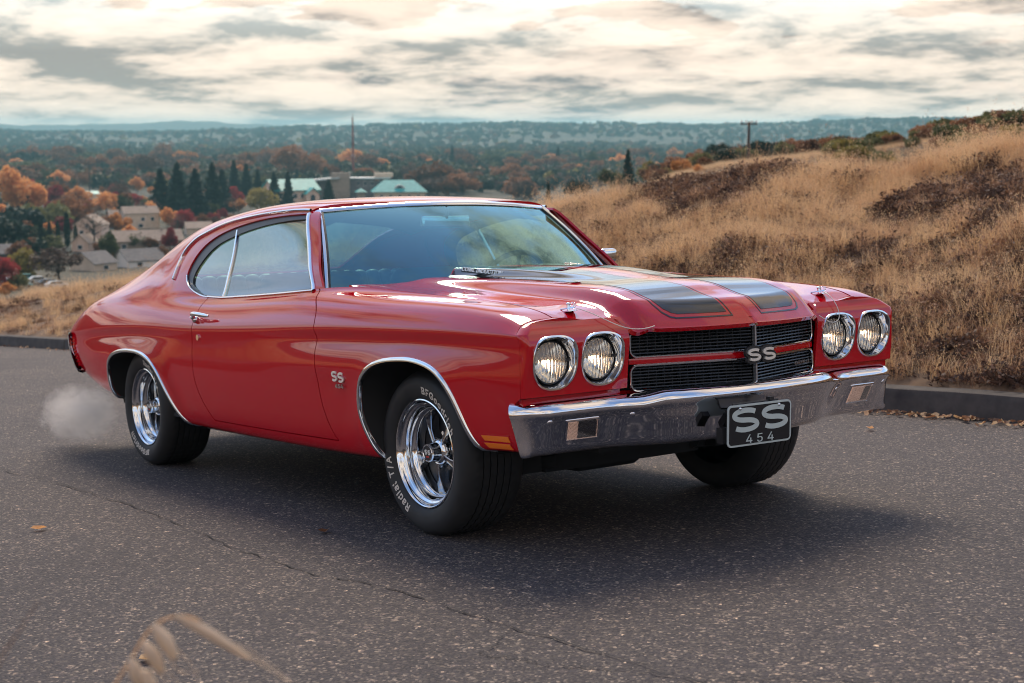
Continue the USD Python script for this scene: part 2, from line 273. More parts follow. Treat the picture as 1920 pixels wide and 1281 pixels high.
class Surf:
    """A grid of points; panels are cut from it along outlines drawn in the grid's own (i, j) plane."""
    def __init__(s, P, N): s.P, s.N = P, N
    def at(s, ij, A=None):
        A = s.P if A is None else A; ij = np.asarray(ij, float)
        return np.stack([map_coordinates(A[..., k], [ij[:, 0], ij[:, 1]], order=1, mode='nearest') for k in range(3)], -1)
    def locator(s, a, b, js=None):
        js = js or (0, s.P.shape[1] - 1); G = s.P[:, js[0]:js[1] + 1]; I, J = np.meshgrid(np.arange(G.shape[0]), np.arange(js[0], js[1] + 1), indexing='ij')
        f = LinearNDInterpolator(np.stack([G[..., a].ravel(), G[..., b].ravel()], 1), np.stack([I.ravel(), J.ravel()], 1).astype(float))
        return f
SURF = Surf(P, normals(P))
def side_ij(xz, S=None, j0=0, j1=None):
    """(x, z) seen from the side -> (i, j), by column: z grows along j."""
    xz = np.asarray(xz, float); S = S or SURF; j1 = j1 or JK[13]; out = []
    fi = np.interp(xz[:, 0], XS, np.arange(NI))
    for (x, z), i in zip(xz, fi):
        i0 = int(min(i, NI - 2)); f = i - i0; col = S.P[i0, j0:j1 + 1, 2] * (1 - f) + S.P[i0 + 1, j0:j1 + 1, 2] * f
        out.append([i, j0 + np.interp(z, col, np.arange(len(col)))])
    return np.array(out)
def dense(pts, step=0.012, closed=False):
    p = np.asarray(pts, float); p = np.vstack([p, p[:1]]) if closed else p; out = []
    for a, b in zip(p[:-1], p[1:]):
        n = max(1, int(np.linalg.norm(b - a) / step)); out += [a + (b - a) * k / n for k in range(n)]
    return np.array(out + ([] if closed else [p[-1]]))
def panel(S, poly, flange=0.012, off=0.0, rev=False):
    """The part of S inside poly (in grid coordinates), its edge turned in by flange. Returns V, F, N (for the +y side)."""
    poly = poly.buffer(0); i0, j0, i1, j1 = poly.bounds
    I, J = np.meshgrid(np.arange(int(i0), int(np.ceil(i1))), np.arange(int(j0), int(np.ceil(j1))), indexing='ij'); I, J = I.ravel(), J.ravel()
    cells = shapely.box(I, J, I + 1, J + 1); shapely.prepare(poly)
    full = shapely.contains(poly, cells); part = shapely.intersects(poly, cells) & ~full
    ij, tri, where = [], [], {}
    def vid(p):
        k = (round(p[0], 4), round(p[1], 4)); v = where.get(k)
        if v is None: v = where[k] = len(ij); ij.append(k)
        return v
    for a, b in zip(I[full], J[full]):
        q = [vid((a, b)), vid((a + 1, b)), vid((a + 1, b + 1)), vid((a, b + 1))]; tri += [[q[0], q[1], q[2]], [q[0], q[2], q[3]]]
    for g in shapely.intersection(poly, cells[part]):
        for h in getattr(g, 'geoms', [g]):
            if h.geom_type != 'Polygon' or h.area < 1e-7: continue
            h = shapely.geometry.polygon.orient(h); r = np.array(h.exterior.coords)[:-1]; e = np.roll(r, -1, 0) - r
            if not h.interiors and (e[:, 0] * np.roll(e, -1, 0)[:, 1] - e[:, 1] * np.roll(e, -1, 0)[:, 0] > -1e-9).all():
                q = [vid(p) for p in r]; tri += [[q[0], q[k], q[k + 1]] for k in range(1, len(q) - 1)]
            else:
                vv, ff = trimesh.creation.triangulate_polygon(h, engine='earcut'); vv = [vid(p) for p in vv]
                for t in ff:
                    (x0, y0), (x1, y1), (x2, y2) = (ij[vv[k]] for k in t)
                    t = t if (x1 - x0) * (y2 - y0) - (x2 - x0) * (y1 - y0) > 0 else t[::-1]; tri.append([vv[k] for k in t])
    tri = np.array([t for t in tri if len(set(t)) == 3]); ij = np.array(ij, float)
    V, N = S.at(ij), S.at(ij, S.N); N /= np.linalg.norm(N, axis=1, keepdims=True) + 1e-12; V = V + N * off
    if flange:
        e = np.vstack([tri[:, [0, 1]], tri[:, [1, 2]], tri[:, [2, 0]]]); key = np.sort(e, 1)
        _, inv, cnt = np.unique(key, axis=0, return_inverse=True, return_counts=True); be = e[cnt[inv] == 1]
        a, b = be[:, 0], be[:, 1]; d = V[b] - V[a]; out = np.cross(d, N[a]) * (1 if rev else -1); out /= np.linalg.norm(out, axis=1, keepdims=True) + 1e-12
        m = len(be); base = len(V)
        V = np.vstack([V, V[a], V[b], V[b] - N[b] * flange, V[a] - N[a] * flange]); N = np.vstack([N, out, out, out, out])
        k = np.arange(m); q = [base + k, base + m + k, base + 2 * m + k, base + 3 * m + k]
        fl = np.vstack([np.stack([q[1], q[0], q[3]], 1), np.stack([q[1], q[3], q[2]], 1)]); tri = np.vstack([tri, fl])
    return V, tri[:, ::-1] if not rev else tri, N   # grid order looks inwards on the +y side
FLIP = np.array([1, -1, 1.0])
def both(name, S, poly, mt, parent=car, near=None, far=None, **kw):
    """The panel on the near (-y) and on the far (+y) side."""
    V, F, N = panel(S, poly, **kw); out = []
    for nm, a, b, c in ((near, V * FLIP, F[:, ::-1], N * FLIP), (far, V, F, N)):
        p = obj(name, (a, b), mt, parent, N=c); out.append(p)
        if nm: p.SetCustomDataByKey('label', nm)
    return out
def mirror(name, mesh, mt, parent=car, smooth=30, parents=None):
    """A mesh drawn for the +y side, near and far copies."""
    m = mesh if isinstance(mesh, trimesh.Trimesh) else tm(mesh); out = []
    for k, flip in enumerate((True, False)):
        c = m.copy()
        if flip: c.vertices = c.vertices * FLIP; c.faces = c.faces[:, ::-1]
        out.append(obj(name, c, mt, parents[k] if parents else parent, smooth))
    return out
def P2(xz, **kw): return Polygon(side_ij(dense(xz, closed=True), **kw)).buffer(0)

# outlines, seen from the side
ARCH_F = spline([(-.252, .256), (-.270, .315), (-.291, .374), (-.311, .435), (-.316, .510), (-.294, .574), (-.232, .626), (-.140, .660), (-.023, .676), (.088, .679), (.192, .667), (.270, .641), (.322, .599), (.356, .549), (.384, .495), (.409, .440), (.432, .395), (.455, .352)], 90)
ARCH_R = spline([(-3.226, .315), (-3.240, .353), (-3.234, .420), (-3.200, .512), (-3.130, .567), (-3.037, .600), (-2.906, .620), (-2.740, .626), (-2.594, .615), (-2.496, .585), (-2.421, .528), (-2.353, .450), (-2.296, .381), (-2.238, .308), (-2.196, .250)], 80)
DOOR_F = spline([(-.83, .955), (-.765, .905), (-.690, .850), (-.668, .80), (-.665, .694), (-.660, .598), (-.652, .487), (-.626, .397), (-.585, .315)], 40)
DOOR_R = spline([(-1.956, .925), (-1.953, .899), (-1.943, .85), (-1.936, .80), (-1.940, .72), (-1.957, .647), (-1.962, .600), (-1.950, .50), (-1.904, .412), (-1.825, .315)], 40)
jtop = JK[9]
low = [(x, z) for x, z in zip(XS, SURF.P[:, JK[1], 2])]
def jline(j): return [(i, j) for i in range(NI)]
# whole lower side in grid space, minus arches and gaps
archF = P2(list(ARCH_F) + [(.505, .0), (-.232, .0)]) if False else None
def below(curve, dz=0.2):
    """Grid polygon of everything inside an arch (down past the panel's lower edge)."""
    ij = side_ij(curve); a, b = ij[0], ij[-1]
    return Polygon(np.vstack([ij, [[b[0], -5], [a[0], -5]]])).buffer(0)
AF, AR = below(ARCH_F), below(ARCH_R)
def gapline(curve, w): return LineString(side_ij(dense(curve))).buffer(w)
GAP = 0.20   # half width of a panel gap in grid cells (15 mm)
seam_front = [(.695, .90), (.70, .83), (.72, .80), (.742, .77), (.742, .65), (.735, .575), (.70, .555), (.68, .53), (.68, .30)]
dfi, dri = side_ij(dense(DOOR_F), j1=JK[9]), side_ij(dense(DOOR_R), j1=JK[9] + 1)
i_end = lambda x: float(np.interp(x, XS, np.arange(NI)))
sf = side_ij(dense(seam_front), j1=JK[9])
JB = JK[9]
# fender: from the door's front gap to the front cap, up to the hood gap
jhood = JB
seam_low = JK[2]
fender_poly = Polygon(np.vstack([[[i_end(-.585), -1]], dfi[::-1], [[dfi[0, 0], JB]], [[sf[0, 0], JB]], sf, [[sf[-1, 0], -1]]])).buffer(0).difference(AF)
door_gap = LineString(dfi).buffer(GAP)
fender_poly = fender_poly.difference(door_gap).intersection(sbox(0, 1, NI - 1, JB))
both('front_fender', SURF, fender_poly, 'red_paint', near='near front fender with chrome badge and amber marker lamps')
# rocker under the door, up to the door's lower seam
roc = sbox(i_end(-2.2), 0, i_end(-.2), seam_low - .15).difference(AF).difference(AR)
roc = roc.difference(fender_poly.buffer(.01))
both('rocker_panel', SURF, roc, 'red_paint')
door_poly = Polygon(np.vstack([dfi, dri[::-1]])).buffer(0).intersection(sbox(0, seam_low + .15, NI - 1, JB)).difference(door_gap).difference(LineString(dri).buffer(GAP))
doors = both('door', SURF, door_poly, 'red_paint')
# quarter panel with its sail up to the drip rail / roof edge
BELT = [(-1.0, .931), (-1.4, .9165), (-1.80, .9055)]
WIN = spline([(-1.80, .9055), (-1.97, .911), (-2.09, .925), (-2.19, .949), (-2.265, .979), (-2.312, 1.020), (-2.318, 1.070), (-2.285, 1.128), (-2.19, 1.184), (-2.05, 1.223), (-1.85, 1.253), (-1.60, 1.274), (-1.40, 1.280), (-1.20, 1.279)], 70)
GLASS_TOP = spline([(-1.80, .9100), (-1.97, .917), (-2.09, .935), (-2.175, .959), (-2.228, .988), (-2.240, 1.022), (-2.218, 1.078), (-2.15, 1.138), (-2.00, 1.188), (-1.80, 1.222), (-1.55, 1.248), (-1.35, 1.258), (-1.195, 1.258)], 60)
PIL_R, PIL_F = [(-1.20, 1.279), (-1.13, 1.20), (-1.00, 1.07), (-.865, .935)], None
win_ij = side_ij(np.vstack([dense(WIN), dense(PIL_R), dense(BELT)]), j1=JK[13])
WINP = Polygon(win_ij).buffer(0)
quart = Polygon(np.vstack([[[0, -1]], [[dri[-1, 0] - 6, -1]], dri[::-1], [[i_end(-1.80), JB]], [[i_end(-1.80), JK[13]]], [[0, JK[13]]]])).buffer(0).difference(AR).difference(roc.buffer(.01)).difference(LineString(dri).buffer(GAP)).intersection(sbox(0, 1, NI - 1, JK[13]))
quart = max(getattr(quart.difference(WINP), 'geoms', [quart.difference(WINP)]), key=lambda g: g.area)
quart_full = quart
# roof rail and windscreen pillar: the strip above and before the window
pil_front = [(-1.150, 1.305), (-1.105, 1.262), (-1.035, 1.187), (-.922, 1.068), (-.812, .955), (-.785, .925)]
pf = side_ij(dense(pil_front), j1=JK[13])
rail = Polygon(np.vstack([[[i_end(-1.80), JK[13]]], [[i_end(-1.80), JB]], [[i_end(-.78), JB]], pf[::-1], [[pf[0, 0], JK[13]]]])).buffer(0).difference(WINP)
rail = max(getattr(rail, 'geoms', [rail]), key=lambda g: g.area)
both('quarter_panel', SURF, quart_full, 'red_paint', near='near rear quarter panel running up into the roof pillar')
both('windshield_pillar', SURF, rail, 'red_paint')
# roof: both halves in one panel
def glass_top_x(w): return -1.09 - .10 * (w / .615) ** 2
FULL = np.concatenate([P[:, JK[13]:], P[:, JK[13]:-1][:, ::-1] * FLIP], 1); FN = normals(FULL)
ROOF = Surf(FULL, FN); nr = FULL.shape[1]
rl = []
for j in range(nr):
    w = abs(np.interp(i_end(-1.15), np.arange(NI), FULL[:, j, 1])); rl.append((i_end(glass_top_x(min(w, .66)) - .010), j))
def backlight_top(w): return -2.50 - .10 * (w / .6) ** 2
rb = [(i_end(backlight_top(abs(np.interp(i_end(-2.55), np.arange(NI), FULL[:, j, 1])))), j) for j in range(nr)]
jl, jr = 0, nr - 1
V, F, N = panel(ROOF, Polygon(rb + rl[::-1]))
obj('roof', (V, F), 'red_paint', car, N=N)
# back window and rear deck
bw = []
j14 = JK[14] - JK[13]
for sgn in (0,):
    js = list(range(j14, nr - j14))
    a = [(i_end(backlight_top(abs(FULL[int(i_end(-2.55)), j, 1])) - .03), j) for j in js]; b = [(i_end(-3.28), j) for j in js]
V, F, N = panel(ROOF, Polygon(b + a[::-1]), flange=0.004, off=-.006); obj('rear_window', (V, F), 'side_glass', car, N=N)
for sgn in (1, -1):
    jj = [0, j14 - .5] if sgn > 0 else [nr - 1 - j14 + .5, nr - 1]
    pl = Polygon([(0, jj[0]), (i_end(-2.52), jj[0]), (i_end(-2.52), jj[1]), (0, jj[1])]).difference(Polygon(rb + rl[::-1]).buffer(.01))
    V, F, N = panel(ROOF, pl); obj('rear_pillar', (V, F), 'red_paint', car, N=N)
V, F, N = panel(ROOF, Polygon([(0, j14 - .3), (i_end(-3.30), j14 - .3), (i_end(-3.30), nr - 1 - j14 + .3), (0, nr - 1 - j14 + .3)])); obj('trunk_lid', (V, F), 'red_paint', car, N=N)
xw = [i_end(x) for x in (-2.59, -2.50)]
hl = Polygon([(i_end(-2.53), j14)] + [(i_end(backlight_top(abs(FULL[int(i_end(-2.55)), j, 1])) - .001), j) for j in js] + [(i_end(backlight_top(abs(FULL[int(i_end(-2.55)), j, 1])) - .034), j) for j in js[::-1]]).buffer(0)
V, F, N = panel(ROOF, hl, off=.002); obj('rear_window_trim', (V, F), 'chrome', car, N=N)

# ---------------------------------------------------------------- hood
w9, z9 = P[:, JK[9], 1], P[:, JK[9], 2]
def smooth(t): t = np.clip(t, 0, 1); return t * t * (3 - 2 * t)
def nose_x(w): return np.interp(w, [0, .1, .2, .3, .39, .44, .473, .52, .80], [.912, .898, .879, .855, .829, .800, .769, .723, .722])
HX = np.r_[np.arange(-.72, .5, .0125), np.arange(.5, .9145, .004)]; HWs = np.linspace(-.80, .80, 161)
def hood_z(x, w):
    w = abs(w); e = np.interp(np.minimum(x, .70), XS, w9); zb = pch([(-.75, .962), (-.6, .957), (-.4, .943), (0, .913), (.3, .8915), (.5, .877), (.62, .858), (.70, .832), (.76, .815), (.92, .79)], x)
    edge = np.interp(x, XS[XS > -.62], z9[XS > -.62]) - zb; zz = zb + edge * smooth((w - (e - .09)) / .09) * (x < .70) * (x > -.6)
    zz = zz - .006 * bell(w, .60, .10)
    bulge = pch([(-.75, .010), (-.6, .014), (-.3, .026), (0, .040), (.3, .046), (.6, .050), (.92, .055)], x)
    foot = .50 - .02 * np.clip(x, 0, .8); t = smooth((foot - w) / (.07 + .05 * np.clip(.3 - x, 0, 1)))
    zz = zz + bulge * t + .010 * np.clip(1 - (w / .42), 0, 1) * smooth((x + .6) / .6)
    sc = pch([(-.75, .040), (-.6, .038), (-.3, .036), (-.1, .029), (.1, .019), (.22, .009), (.34, 0), (.95, 0)], x); hw = pch([(-.75, .282), (-.2, .280), (.1, .275), (.35, .25), (.95, .20)], x)
    zz = zz + sc * smooth((hw - w) / (.016 + .10 * np.clip((x + .1) / .4, 0, 1)))
    d = nose_x(w) - x; mid = smooth((.50 - w) / .06)
    zz = zz - mid * .078 * np.clip(1 - d / .115, 0, 1) ** 1.5
    return zz
HXX, HWW = np.meshgrid(HX, HWs, indexing='ij'); HZ = hood_z(HXX, HWW); HZ = gaussian_filter1d(HZ, .9, axis=1); sx_ = gaussian_filter1d(gaussian_filter1d(HZ, 7, axis=0, mode='nearest'), 1.2, axis=1); wx_ = np.clip((.48 - HXX) / .2, 0, 1) * np.clip((HXX + .60) / .12, 0, 1); HZ = HZ + (sx_ - HZ) * wx_
HP = np.stack([HXX, HWW, HZ], -1); HOOD = Surf(HP, -normals(HP))
def hood_ij(xw): xw = np.asarray(xw, float); return np.stack([np.interp(xw[:, 0], HX, np.arange(len(HX))), np.interp(xw[:, 1], HWs, np.arange(len(HWs)))], 1)
def hood_rear(w): return np.interp(abs(w), [0, .28, .32, .6, .8], [-.655, -.655, -.664, -.668, -.62])
right = [(x, np.interp(x, XS, w9) - .0095) for x in np.linspace(-.63, .715, 90)]
front = [(float(nose_x(w)) - (.004 if w > .5 else 0), w) for w in np.r_[np.linspace(.735, .52, 12), np.linspace(.51, 0, 40)]]
rear = [(hood_rear(w), w) for w in np.linspace(0, .795, 40)]
half = rear + right + front; outline = half + [(x, -w) for x, w in half[::-1]]
V, F, N = panel(HOOD, Polygon(hood_ij(outline)), flange=.016, rev=True)
hood = obj('hood', (V, F), 'red_paint', car, N=N)
def on_hood(x, w, off=0.0): 
    ij = hood_ij(np.stack([np.atleast_1d(x), np.atleast_1d(w)], 1)); n = HOOD.at(ij, HOOD.N); return HOOD.at(ij) + off * n / np.linalg.norm(n, axis=1, keepdims=True)
# broad black stripes and their pinstripes, laid on the hood
def stripe_outline(o):
    wi, rad = .086 - o, .035
    fx = lambda w: float(nose_x(w)) - .044 + o
    wo = .335 + o
    pts = [(-.648, wi), (fx(wi), wi)] + [(fx(w), w) for w in np.linspace(wi + .02, wo - .05, 10)] + [(fx(wo - .05) - .010, wo - .030), (fx(wo - .04) - .030, wo - .010), (fx(wo - .04) - .065, wo)] + [(x, wo) for x in np.linspace(.62, -.645, 30)]
    return pts
so, sp1, sp2 = stripe_outline(0.0), stripe_outline(.016), stripe_outline(.011)
for sg in (-1, 1):
    f = lambda pts: Polygon(hood_ij([(x, sg * w) for x, w in dense(pts, .02, True)])).buffer(0)
    V, F, N = panel(HOOD, f(so), flange=0, off=.0012, rev=True); obj('hood_stripe', (V, F), 'stripe_black', car, N=N)
    V, F, N = panel(HOOD, f(sp1).difference(f(sp2)), flange=0, off=.0012, rev=True); obj('pinstripe', (V, F), 'stripe_black', car, N=N)
# ---------------------------------------------------------------- front cap with its lamps
XF = lambda z: pch([(.35, .735), (.58, .752), (.70, .7685), (.745, .775), (.775, .768), (.80, .752), (.815, .735), (.826, .722), (.84, .70)], z)
seamz = lambda z: np.interp(z, [.30, .56, .65, .77, .80, .83, .9], [.735, .735, .742, .742, .72, .70, .695])
jt = np.arange(JK[1], JK[9] + 1); iseam = i_end(.735)
cap_rows = []
for j in jt:
    for _ in range(3):
        x = .735 if _ == 0 else float(seamz(z)); p = SURF.at([[i_end(x), j]])[0]; z = p[2]
    if z < .572 and j < JK[6]: continue
    cap_rows.append((x + .0015, p[1], z))
cap_rows = np.array(cap_rows); NS = 14
sflat = np.linspace(0, 1, 70); CG = []
for x, w, z in cap_rows:
    zf = min(z, .8235) if w > .80 else .8235 - .0004; top = (z > .80) * 1.0
    fx = float(XF(zf)); r = max(.004, min(.05, fx - x - .001, w - .6)); row = []
    k = np.array([fx, w]); a = np.linspace(0, np.pi / 2, NS)
    c0 = np.array([fx - r, w - r]); row.append((x, w, z))
    for q in a: row.append((c0[0] + r * np.sin(q), c0[1] + r * np.cos(q), z))
    wi = .474
    for q in sflat[1:]: row.append((fx, (w - r) + (wi - (w - r)) * q, z + (zf - z) * smooth(q * 2.5)))
    CG.append(row)
CG = np.array(CG); CG = CG.transpose(1, 0, 2)     # (s, v, 3)
cn = np.cross(np.gradient(CG, axis=0), np.gradient(CG, axis=1)); cn /= np.linalg.norm(cn, axis=-1, keepdims=True) + 1e-12
if cn[-20, 5, 0] < 0: cn = -cn
CAP = Surf(CG, cn); ns, nv = CG.shape[:2]
flat = CG[NS + 1:]; I, J = np.meshgrid(np.arange(NS + 1, ns), np.arange(nv), indexing='ij')
cap_loc = LinearNDInterpolator(np.stack([flat[..., 1].ravel(), flat[..., 2].ravel()], 1), np.stack([I.ravel(), J.ravel()], 1).astype(float))
LAMPS = [(.797, .687), (.592, .687)]
def bezel_outline(cw_, cz_, o=0.0, n=72):
    """Rounded square that narrows towards its foot."""
    a = np.linspace(0, 2 * np.pi, n, endpoint=False); e = np.where(np.sin(a) > 0, 3.0, 2.35); c, s = np.cos(a), np.sin(a)
    q = (np.abs(c) ** e + np.abs(s) ** e) ** (-1 / e); rx, rz_ = .0915 + o, .0905 + o
    return np.stack([cw_ + rx * q * c * (1 - .03 * (s < 0) * np.abs(s)), cz_ - .001 + rz_ * q * s], 1)
cp = sbox(0, 0, ns - 1, nv - 1)
for cw_, cz_ in LAMPS: cp = cp.difference(Polygon(cap_loc(bezel_outline(cw_, cz_, -.002))).buffer(0))
wind = cn[-20, 5, 0] > 0 and np.cross(CG[-19, 5] - CG[-20, 5], CG[-20, 6] - CG[-20, 5])[0] > 0
both('front_cap', CAP, cp, 'red_paint', rev=bool(wind), flange=.014)
fx0 = lambda z: float(XF(z))
def ring_loft(rings):
    return tmesh(sheet(np.array(rings), closed_j=True))
for idx, (cw_, cz_) in enumerate(LAMPS):
    holders = []
    for sgn in (-1, 1):
        side = 'near' if sgn < 0 else 'far'; where = 'outer' if idx == 0 else 'inner'
        def flipm(m):
            m = m.copy()
            if sgn < 0: m.vertices = m.vertices * FLIP; m.faces = m.faces[:, ::-1]
            return m
        rings = []
        for o, dx in ((.004, -.004), (.004, .004), (.002, .007), (-.003, .006), (-.006, .001), (-.011, -.010)):
            ol = bezel_outline(cw_, cz_, o); rings.append(np.stack([XF(ol[:, 1]) + dx, ol[:, 0], ol[:, 1]], 1))
        a = np.linspace(0, 2 * np.pi, 72, endpoint=False); lx = .742
        for r, dx in ((.0765, -.004), (.0745, -.012), (.073, -.030)):
            rings.append(np.stack([np.full(72, lx + dx), cw_ + r * np.cos(a), cz_ + r * np.sin(a)], 1))
        hp = obj('headlight', flipm(ring_loft(rings)), 'chrome', car, smooth=40); hp.SetCustomDataByKey('label', f'{side} {where} headlight in its chrome bezel')
        rr = [np.stack([np.full(72, lx - .004 + d), cw_ + r * np.cos(a), cz_ + r * np.sin(a)], 1) for r, d in ((.0745, .001), (.072, .004), (.0695, .002), (.069, -.01))]
        obj('retaining_ring', flipm(ring_loft(rr)), 'black_trim', hp, smooth=40)
        # reflector bowl
        rr = [np.stack([np.full(48, lx - .005 - .055 * (1 - (r / .069) ** 2)), cw_ + r * np.cos(a[::3][:24].repeat(2) if False else np.linspace(0, 2 * np.pi, 48, endpoint=False)), cz_ + r * np.sin(np.linspace(0, 2 * np.pi, 48, endpoint=False))], 1) for r in (.069, .062, .054, .045, .035, .025, .015, .006, .001)]
        obj('reflector', flipm(ring_loft(rr)), 'reflector', hp, smooth=True)
        # fluted lens: a shallow dome, thick, ribbed inside
        b = np.linspace(0, 2 * np.pi, 96, endpoint=False); rr = []
        for r in (.0005, .012, .024, .036, .047, .057, .065, .0690): rr.append(np.stack([np.full(96, lx + .014 * (1 - (r / .069) ** 2)), cw_ + r * np.cos(b), cz_ + r * np.sin(b)], 1))
        for r in (.0685, .063, .057, .051, .045, .039, .033, .027, .021, .015, .009, .0005):
            y, z = r * np.cos(b), r * np.sin(b); rib = .0011 * np.abs(np.sin(y * 330 + .5 * np.sin(z * 60)))
            rr.append(np.stack([lx - .004 + .014 * (1 - (r / .069) ** 2) - rib, cw_ + y, cz_ + z], 1))
        obj('lens', flipm(ring_loft(rr)), 'clear_lens', hp, smooth=50)
        bl = trimesh.creation.icosphere(2, 1.0); bl.vertices = bl.vertices * [.010, .017, .006] + [lx - .026, cw_, cz_ + .002]
        obj('bulb', flipm(bl), 'lamp_glow', hp, smooth=True)
        sc = bx((lx - .004, cw_ - .070, cz_ + .004), (.012, .016, .010)); obj('adjuster_tab', flipm(sc), 'black_trim', hp, False)
# filler panel between cap and bumper
mirror('filler_panel', cat([bx((.715, .70, .548), (.03, .42, .045)), bx((.70, .35, .545), (.02, .40, .03))]), 'red_paint', smooth=False)

# ---------------------------------------------------------------- grille
def gx(w): return .905 - .335 * abs(w)
hw_ = .458
back = [np.array([[gx(w) - d, w, z] for w in np.r_[np.linspace(-.47, 0, 12), np.linspace(.04, .47, 11)]]) for d, z in ((.012, .80), (.085, .79), (.085, .54), (.012, .54))]
grille = thing('grille', None, None, parent=str(car.GetPath())); grille.ClearCustomDataByKey('label')
obj('grille_backing', tmesh(sheet(np.array(back).transpose(1, 0, 2))), 'black_matte', grille, False)
def bar_mesh(wa, wb, z, th, depth, off):
    n = 6; ws = np.linspace(wa, wb, n); G = []
    for w in ws:
        x = gx(w) + off; G.append([[x - depth, w, z + th / 2], [x - .001, w, z + th / 2], [x, w, z], [x - .001, w, z - th / 2], [x - depth, w, z - th / 2]])
    m = tmesh(sheet(np.array(G))); m.faces = m.faces if m.face_normals[2][0] > 0 else m.faces[:, ::-1]; return m
for z0, z1 in ((.679, .772), (.559, .649)):
    for k in range(7):
        z = z0 + (z1 - z0) * (k + 1) / 8
        for sg in (-1, 1): obj('grille_bar', bar_mesh(*( (-.448, -.006) if sg < 0 else (.006, .448)), z, .0042, .03, -.006), 'grille_black', grille, 25)
    for sg in (-1, 1):
        m = [bx((gx(w) - .035, sg * w, (z0 + z1) / 2), (.012, .004, z1 - z0)) for w in np.linspace(.03, .43, 15)]
        obj('grille_upright', cat(m), 'grille_black', grille, False)
# chrome surrounds: rounded outside, a break at the middle
for z0, z1 in ((.679, .772), (.559, .649)):
    for sg in (-1, 1):
        r = .026; pts = [(0, z1)] + [(w, z1) for w in np.linspace(.05, hw_ - r, 8)]
        pts += [(hw_ - r + r * math.sin(t), z1 - r + r * math.cos(t)) for t in np.linspace(.2, np.pi / 2, 7)] + [(hw_, z0 + r)]
        pts += [(hw_ - r + r * math.cos(t), z0 + r - r * math.sin(t)) for t in np.linspace(.2, np.pi / 2, 7)] + [(w, z0) for w in np.linspace(hw_ - r - .04, 0, 8)]
        q = np.array([[gx(w) + .004, sg * w, z] for w, z in pts]); t = np.gradient(q, axis=0); t /= np.linalg.norm(t, axis=1, keepdims=True)
        fwd = np.array([1, sg * .335, 0]) / math.hypot(1, .335); inn = np.cross(fwd, t) * sg
        prof = [(-.0045, -.012), (-.0045, .000), (-.002, .003), (.002, .003), (.0045, .000), (.0045, -.012)]
        G = np.array([[q[k] + a * inn[k] + b * fwd for a, b in prof] for k in range(len(q))]); m = tmesh(sheet(G))
        if (m.face_normals[4 * 5 + 2] @ fwd) < 0: m.faces = m.faces[:, ::-1]
        obj('grille_surround', m, 'chrome', grille, 25)
obj('grille_post', cat([bx((.906, 0, .726), (.014, .007, .086)), bx((.906, 0, .604), (.014, .007, .082))]), 'satin_steel', grille, False)
for sg in (-1, 1):
    obj('red_bar', bar_mesh(*((-.462, -.0) if sg < 0 else (0, .462)), .664, .020, .03, .002), 'red_paint', grille, 25)
# SS letters: a swept stroke with flat ends
def letter_s(wd, ht, th, depth, n=60):
    R1, R2 = (ht - th) / 4, (wd - th) / 2; t1 = np.linspace(np.radians(36), np.radians(270), 34); top = np.stack([R2 * np.cos(t1), ht / 2 - th / 2 - R1 + R1 * np.sin(t1)], 1)
    t2 = np.linspace(np.radians(90), np.radians(-144), 34); bot = np.stack([R2 * np.cos(t2), -ht / 2 + th / 2 + R1 + R1 * np.sin(t2)], 1)
    line = LineString(np.vstack([top, bot[1:]])); pg = line.buffer(th / 2, cap_style=2, join_style=1)
    v = pg.simplify(th * .02); m = trimesh.creation.extrude_polygon(v, depth, engine='earcut'); return m, v
def face_frame(origin, right_, up_):
    r = np.asarray(right_, float); r /= np.linalg.norm(r); u = np.asarray(up_, float); u -= r * (u @ r); u /= np.linalg.norm(u); M = np.eye(4); M[:3, 0], M[:3, 1], M[:3, 2], M[:3, 3] = r, u, np.cross(r, u), origin; return M
def place(m, M): m = m.copy(); m.apply_transform(M); return m
# seen from the front the reader's right is +y
emb = obj('grille_emblem', cat([place(trimesh.creation.extrude_polygon(letter_s(.062, .048, .0135, .01)[1].buffer(.009), .012, engine='earcut'), face_frame((.926, s, .665), (0, 1, 0), (0, 0, 1))) for s in (-.037, .037)]), 'black_trim', car, 30)
for s in (-.037, .037):
    m, pgn = letter_s(.062, .046, .0098, .006); obj('letter', place(m, face_frame((.9375, s, .665), (0, 1, 0), (0, 0, 1))), 'silver_letter', emb, False)
def text(s, h, depth=.002, bold=False, stretch=1.0):
    m = meshkit.text_mesh(s, h, depth, bold); m.vertices[:, 0] *= stretch; m.vertices[:, :2] -= m.bounds[:, :2].mean(0); return m
obj('grille_lettering', place(text('CHEVELLE', .0125, .003, False, 1.5), face_frame((gx(.365) + .003, .365, .604), (-.335, 1, 0), (0, 0, 1))), 'satin_steel', car, False)

# ---------------------------------------------------------------- front bumper
bplan = pch([(0, .950), (.06, .949), (.2, .938), (.32, .920), (.40, .898), (.46, .868), (.52, .836), (.57, .815), (.63, .806), (.72, .803), (.80, .800), (.85, .792), (.885, .775), (.92, .742)], np.r_[np.linspace(0, .92, 93)])
pw = np.r_[np.linspace(0, .92, 93), [.936, .948, .954]]; px_ = np.r_[bplan, [.722, .700, .672]]
pw = gaussian_filter1d(pw, 2.0, mode='nearest'); pw[0] = 0; px_ = gaussian_filter1d(px_, 2.0, mode='nearest')
sfull = np.r_[-pw[:0:-1], pw]; xfull = np.r_[px_[:0:-1], px_]
tx, ty = np.gradient(xfull), np.gradient(sfull); ln = np.hypot(tx, ty); nx_, ny_ = ty / ln, -tx / ln
bprof = [(-.085, .552), (-.060, .556), (-.035, .553), (-.016, .546), (-.006, .537), (-.001, .527), (.0, .518), (-.003, .509), (-.010, .499), (-.016, .488), (-.030, .456), (-.043, .425), (-.054, .396), (-.061, .382), (-.070, .374), (-.090, .370)]
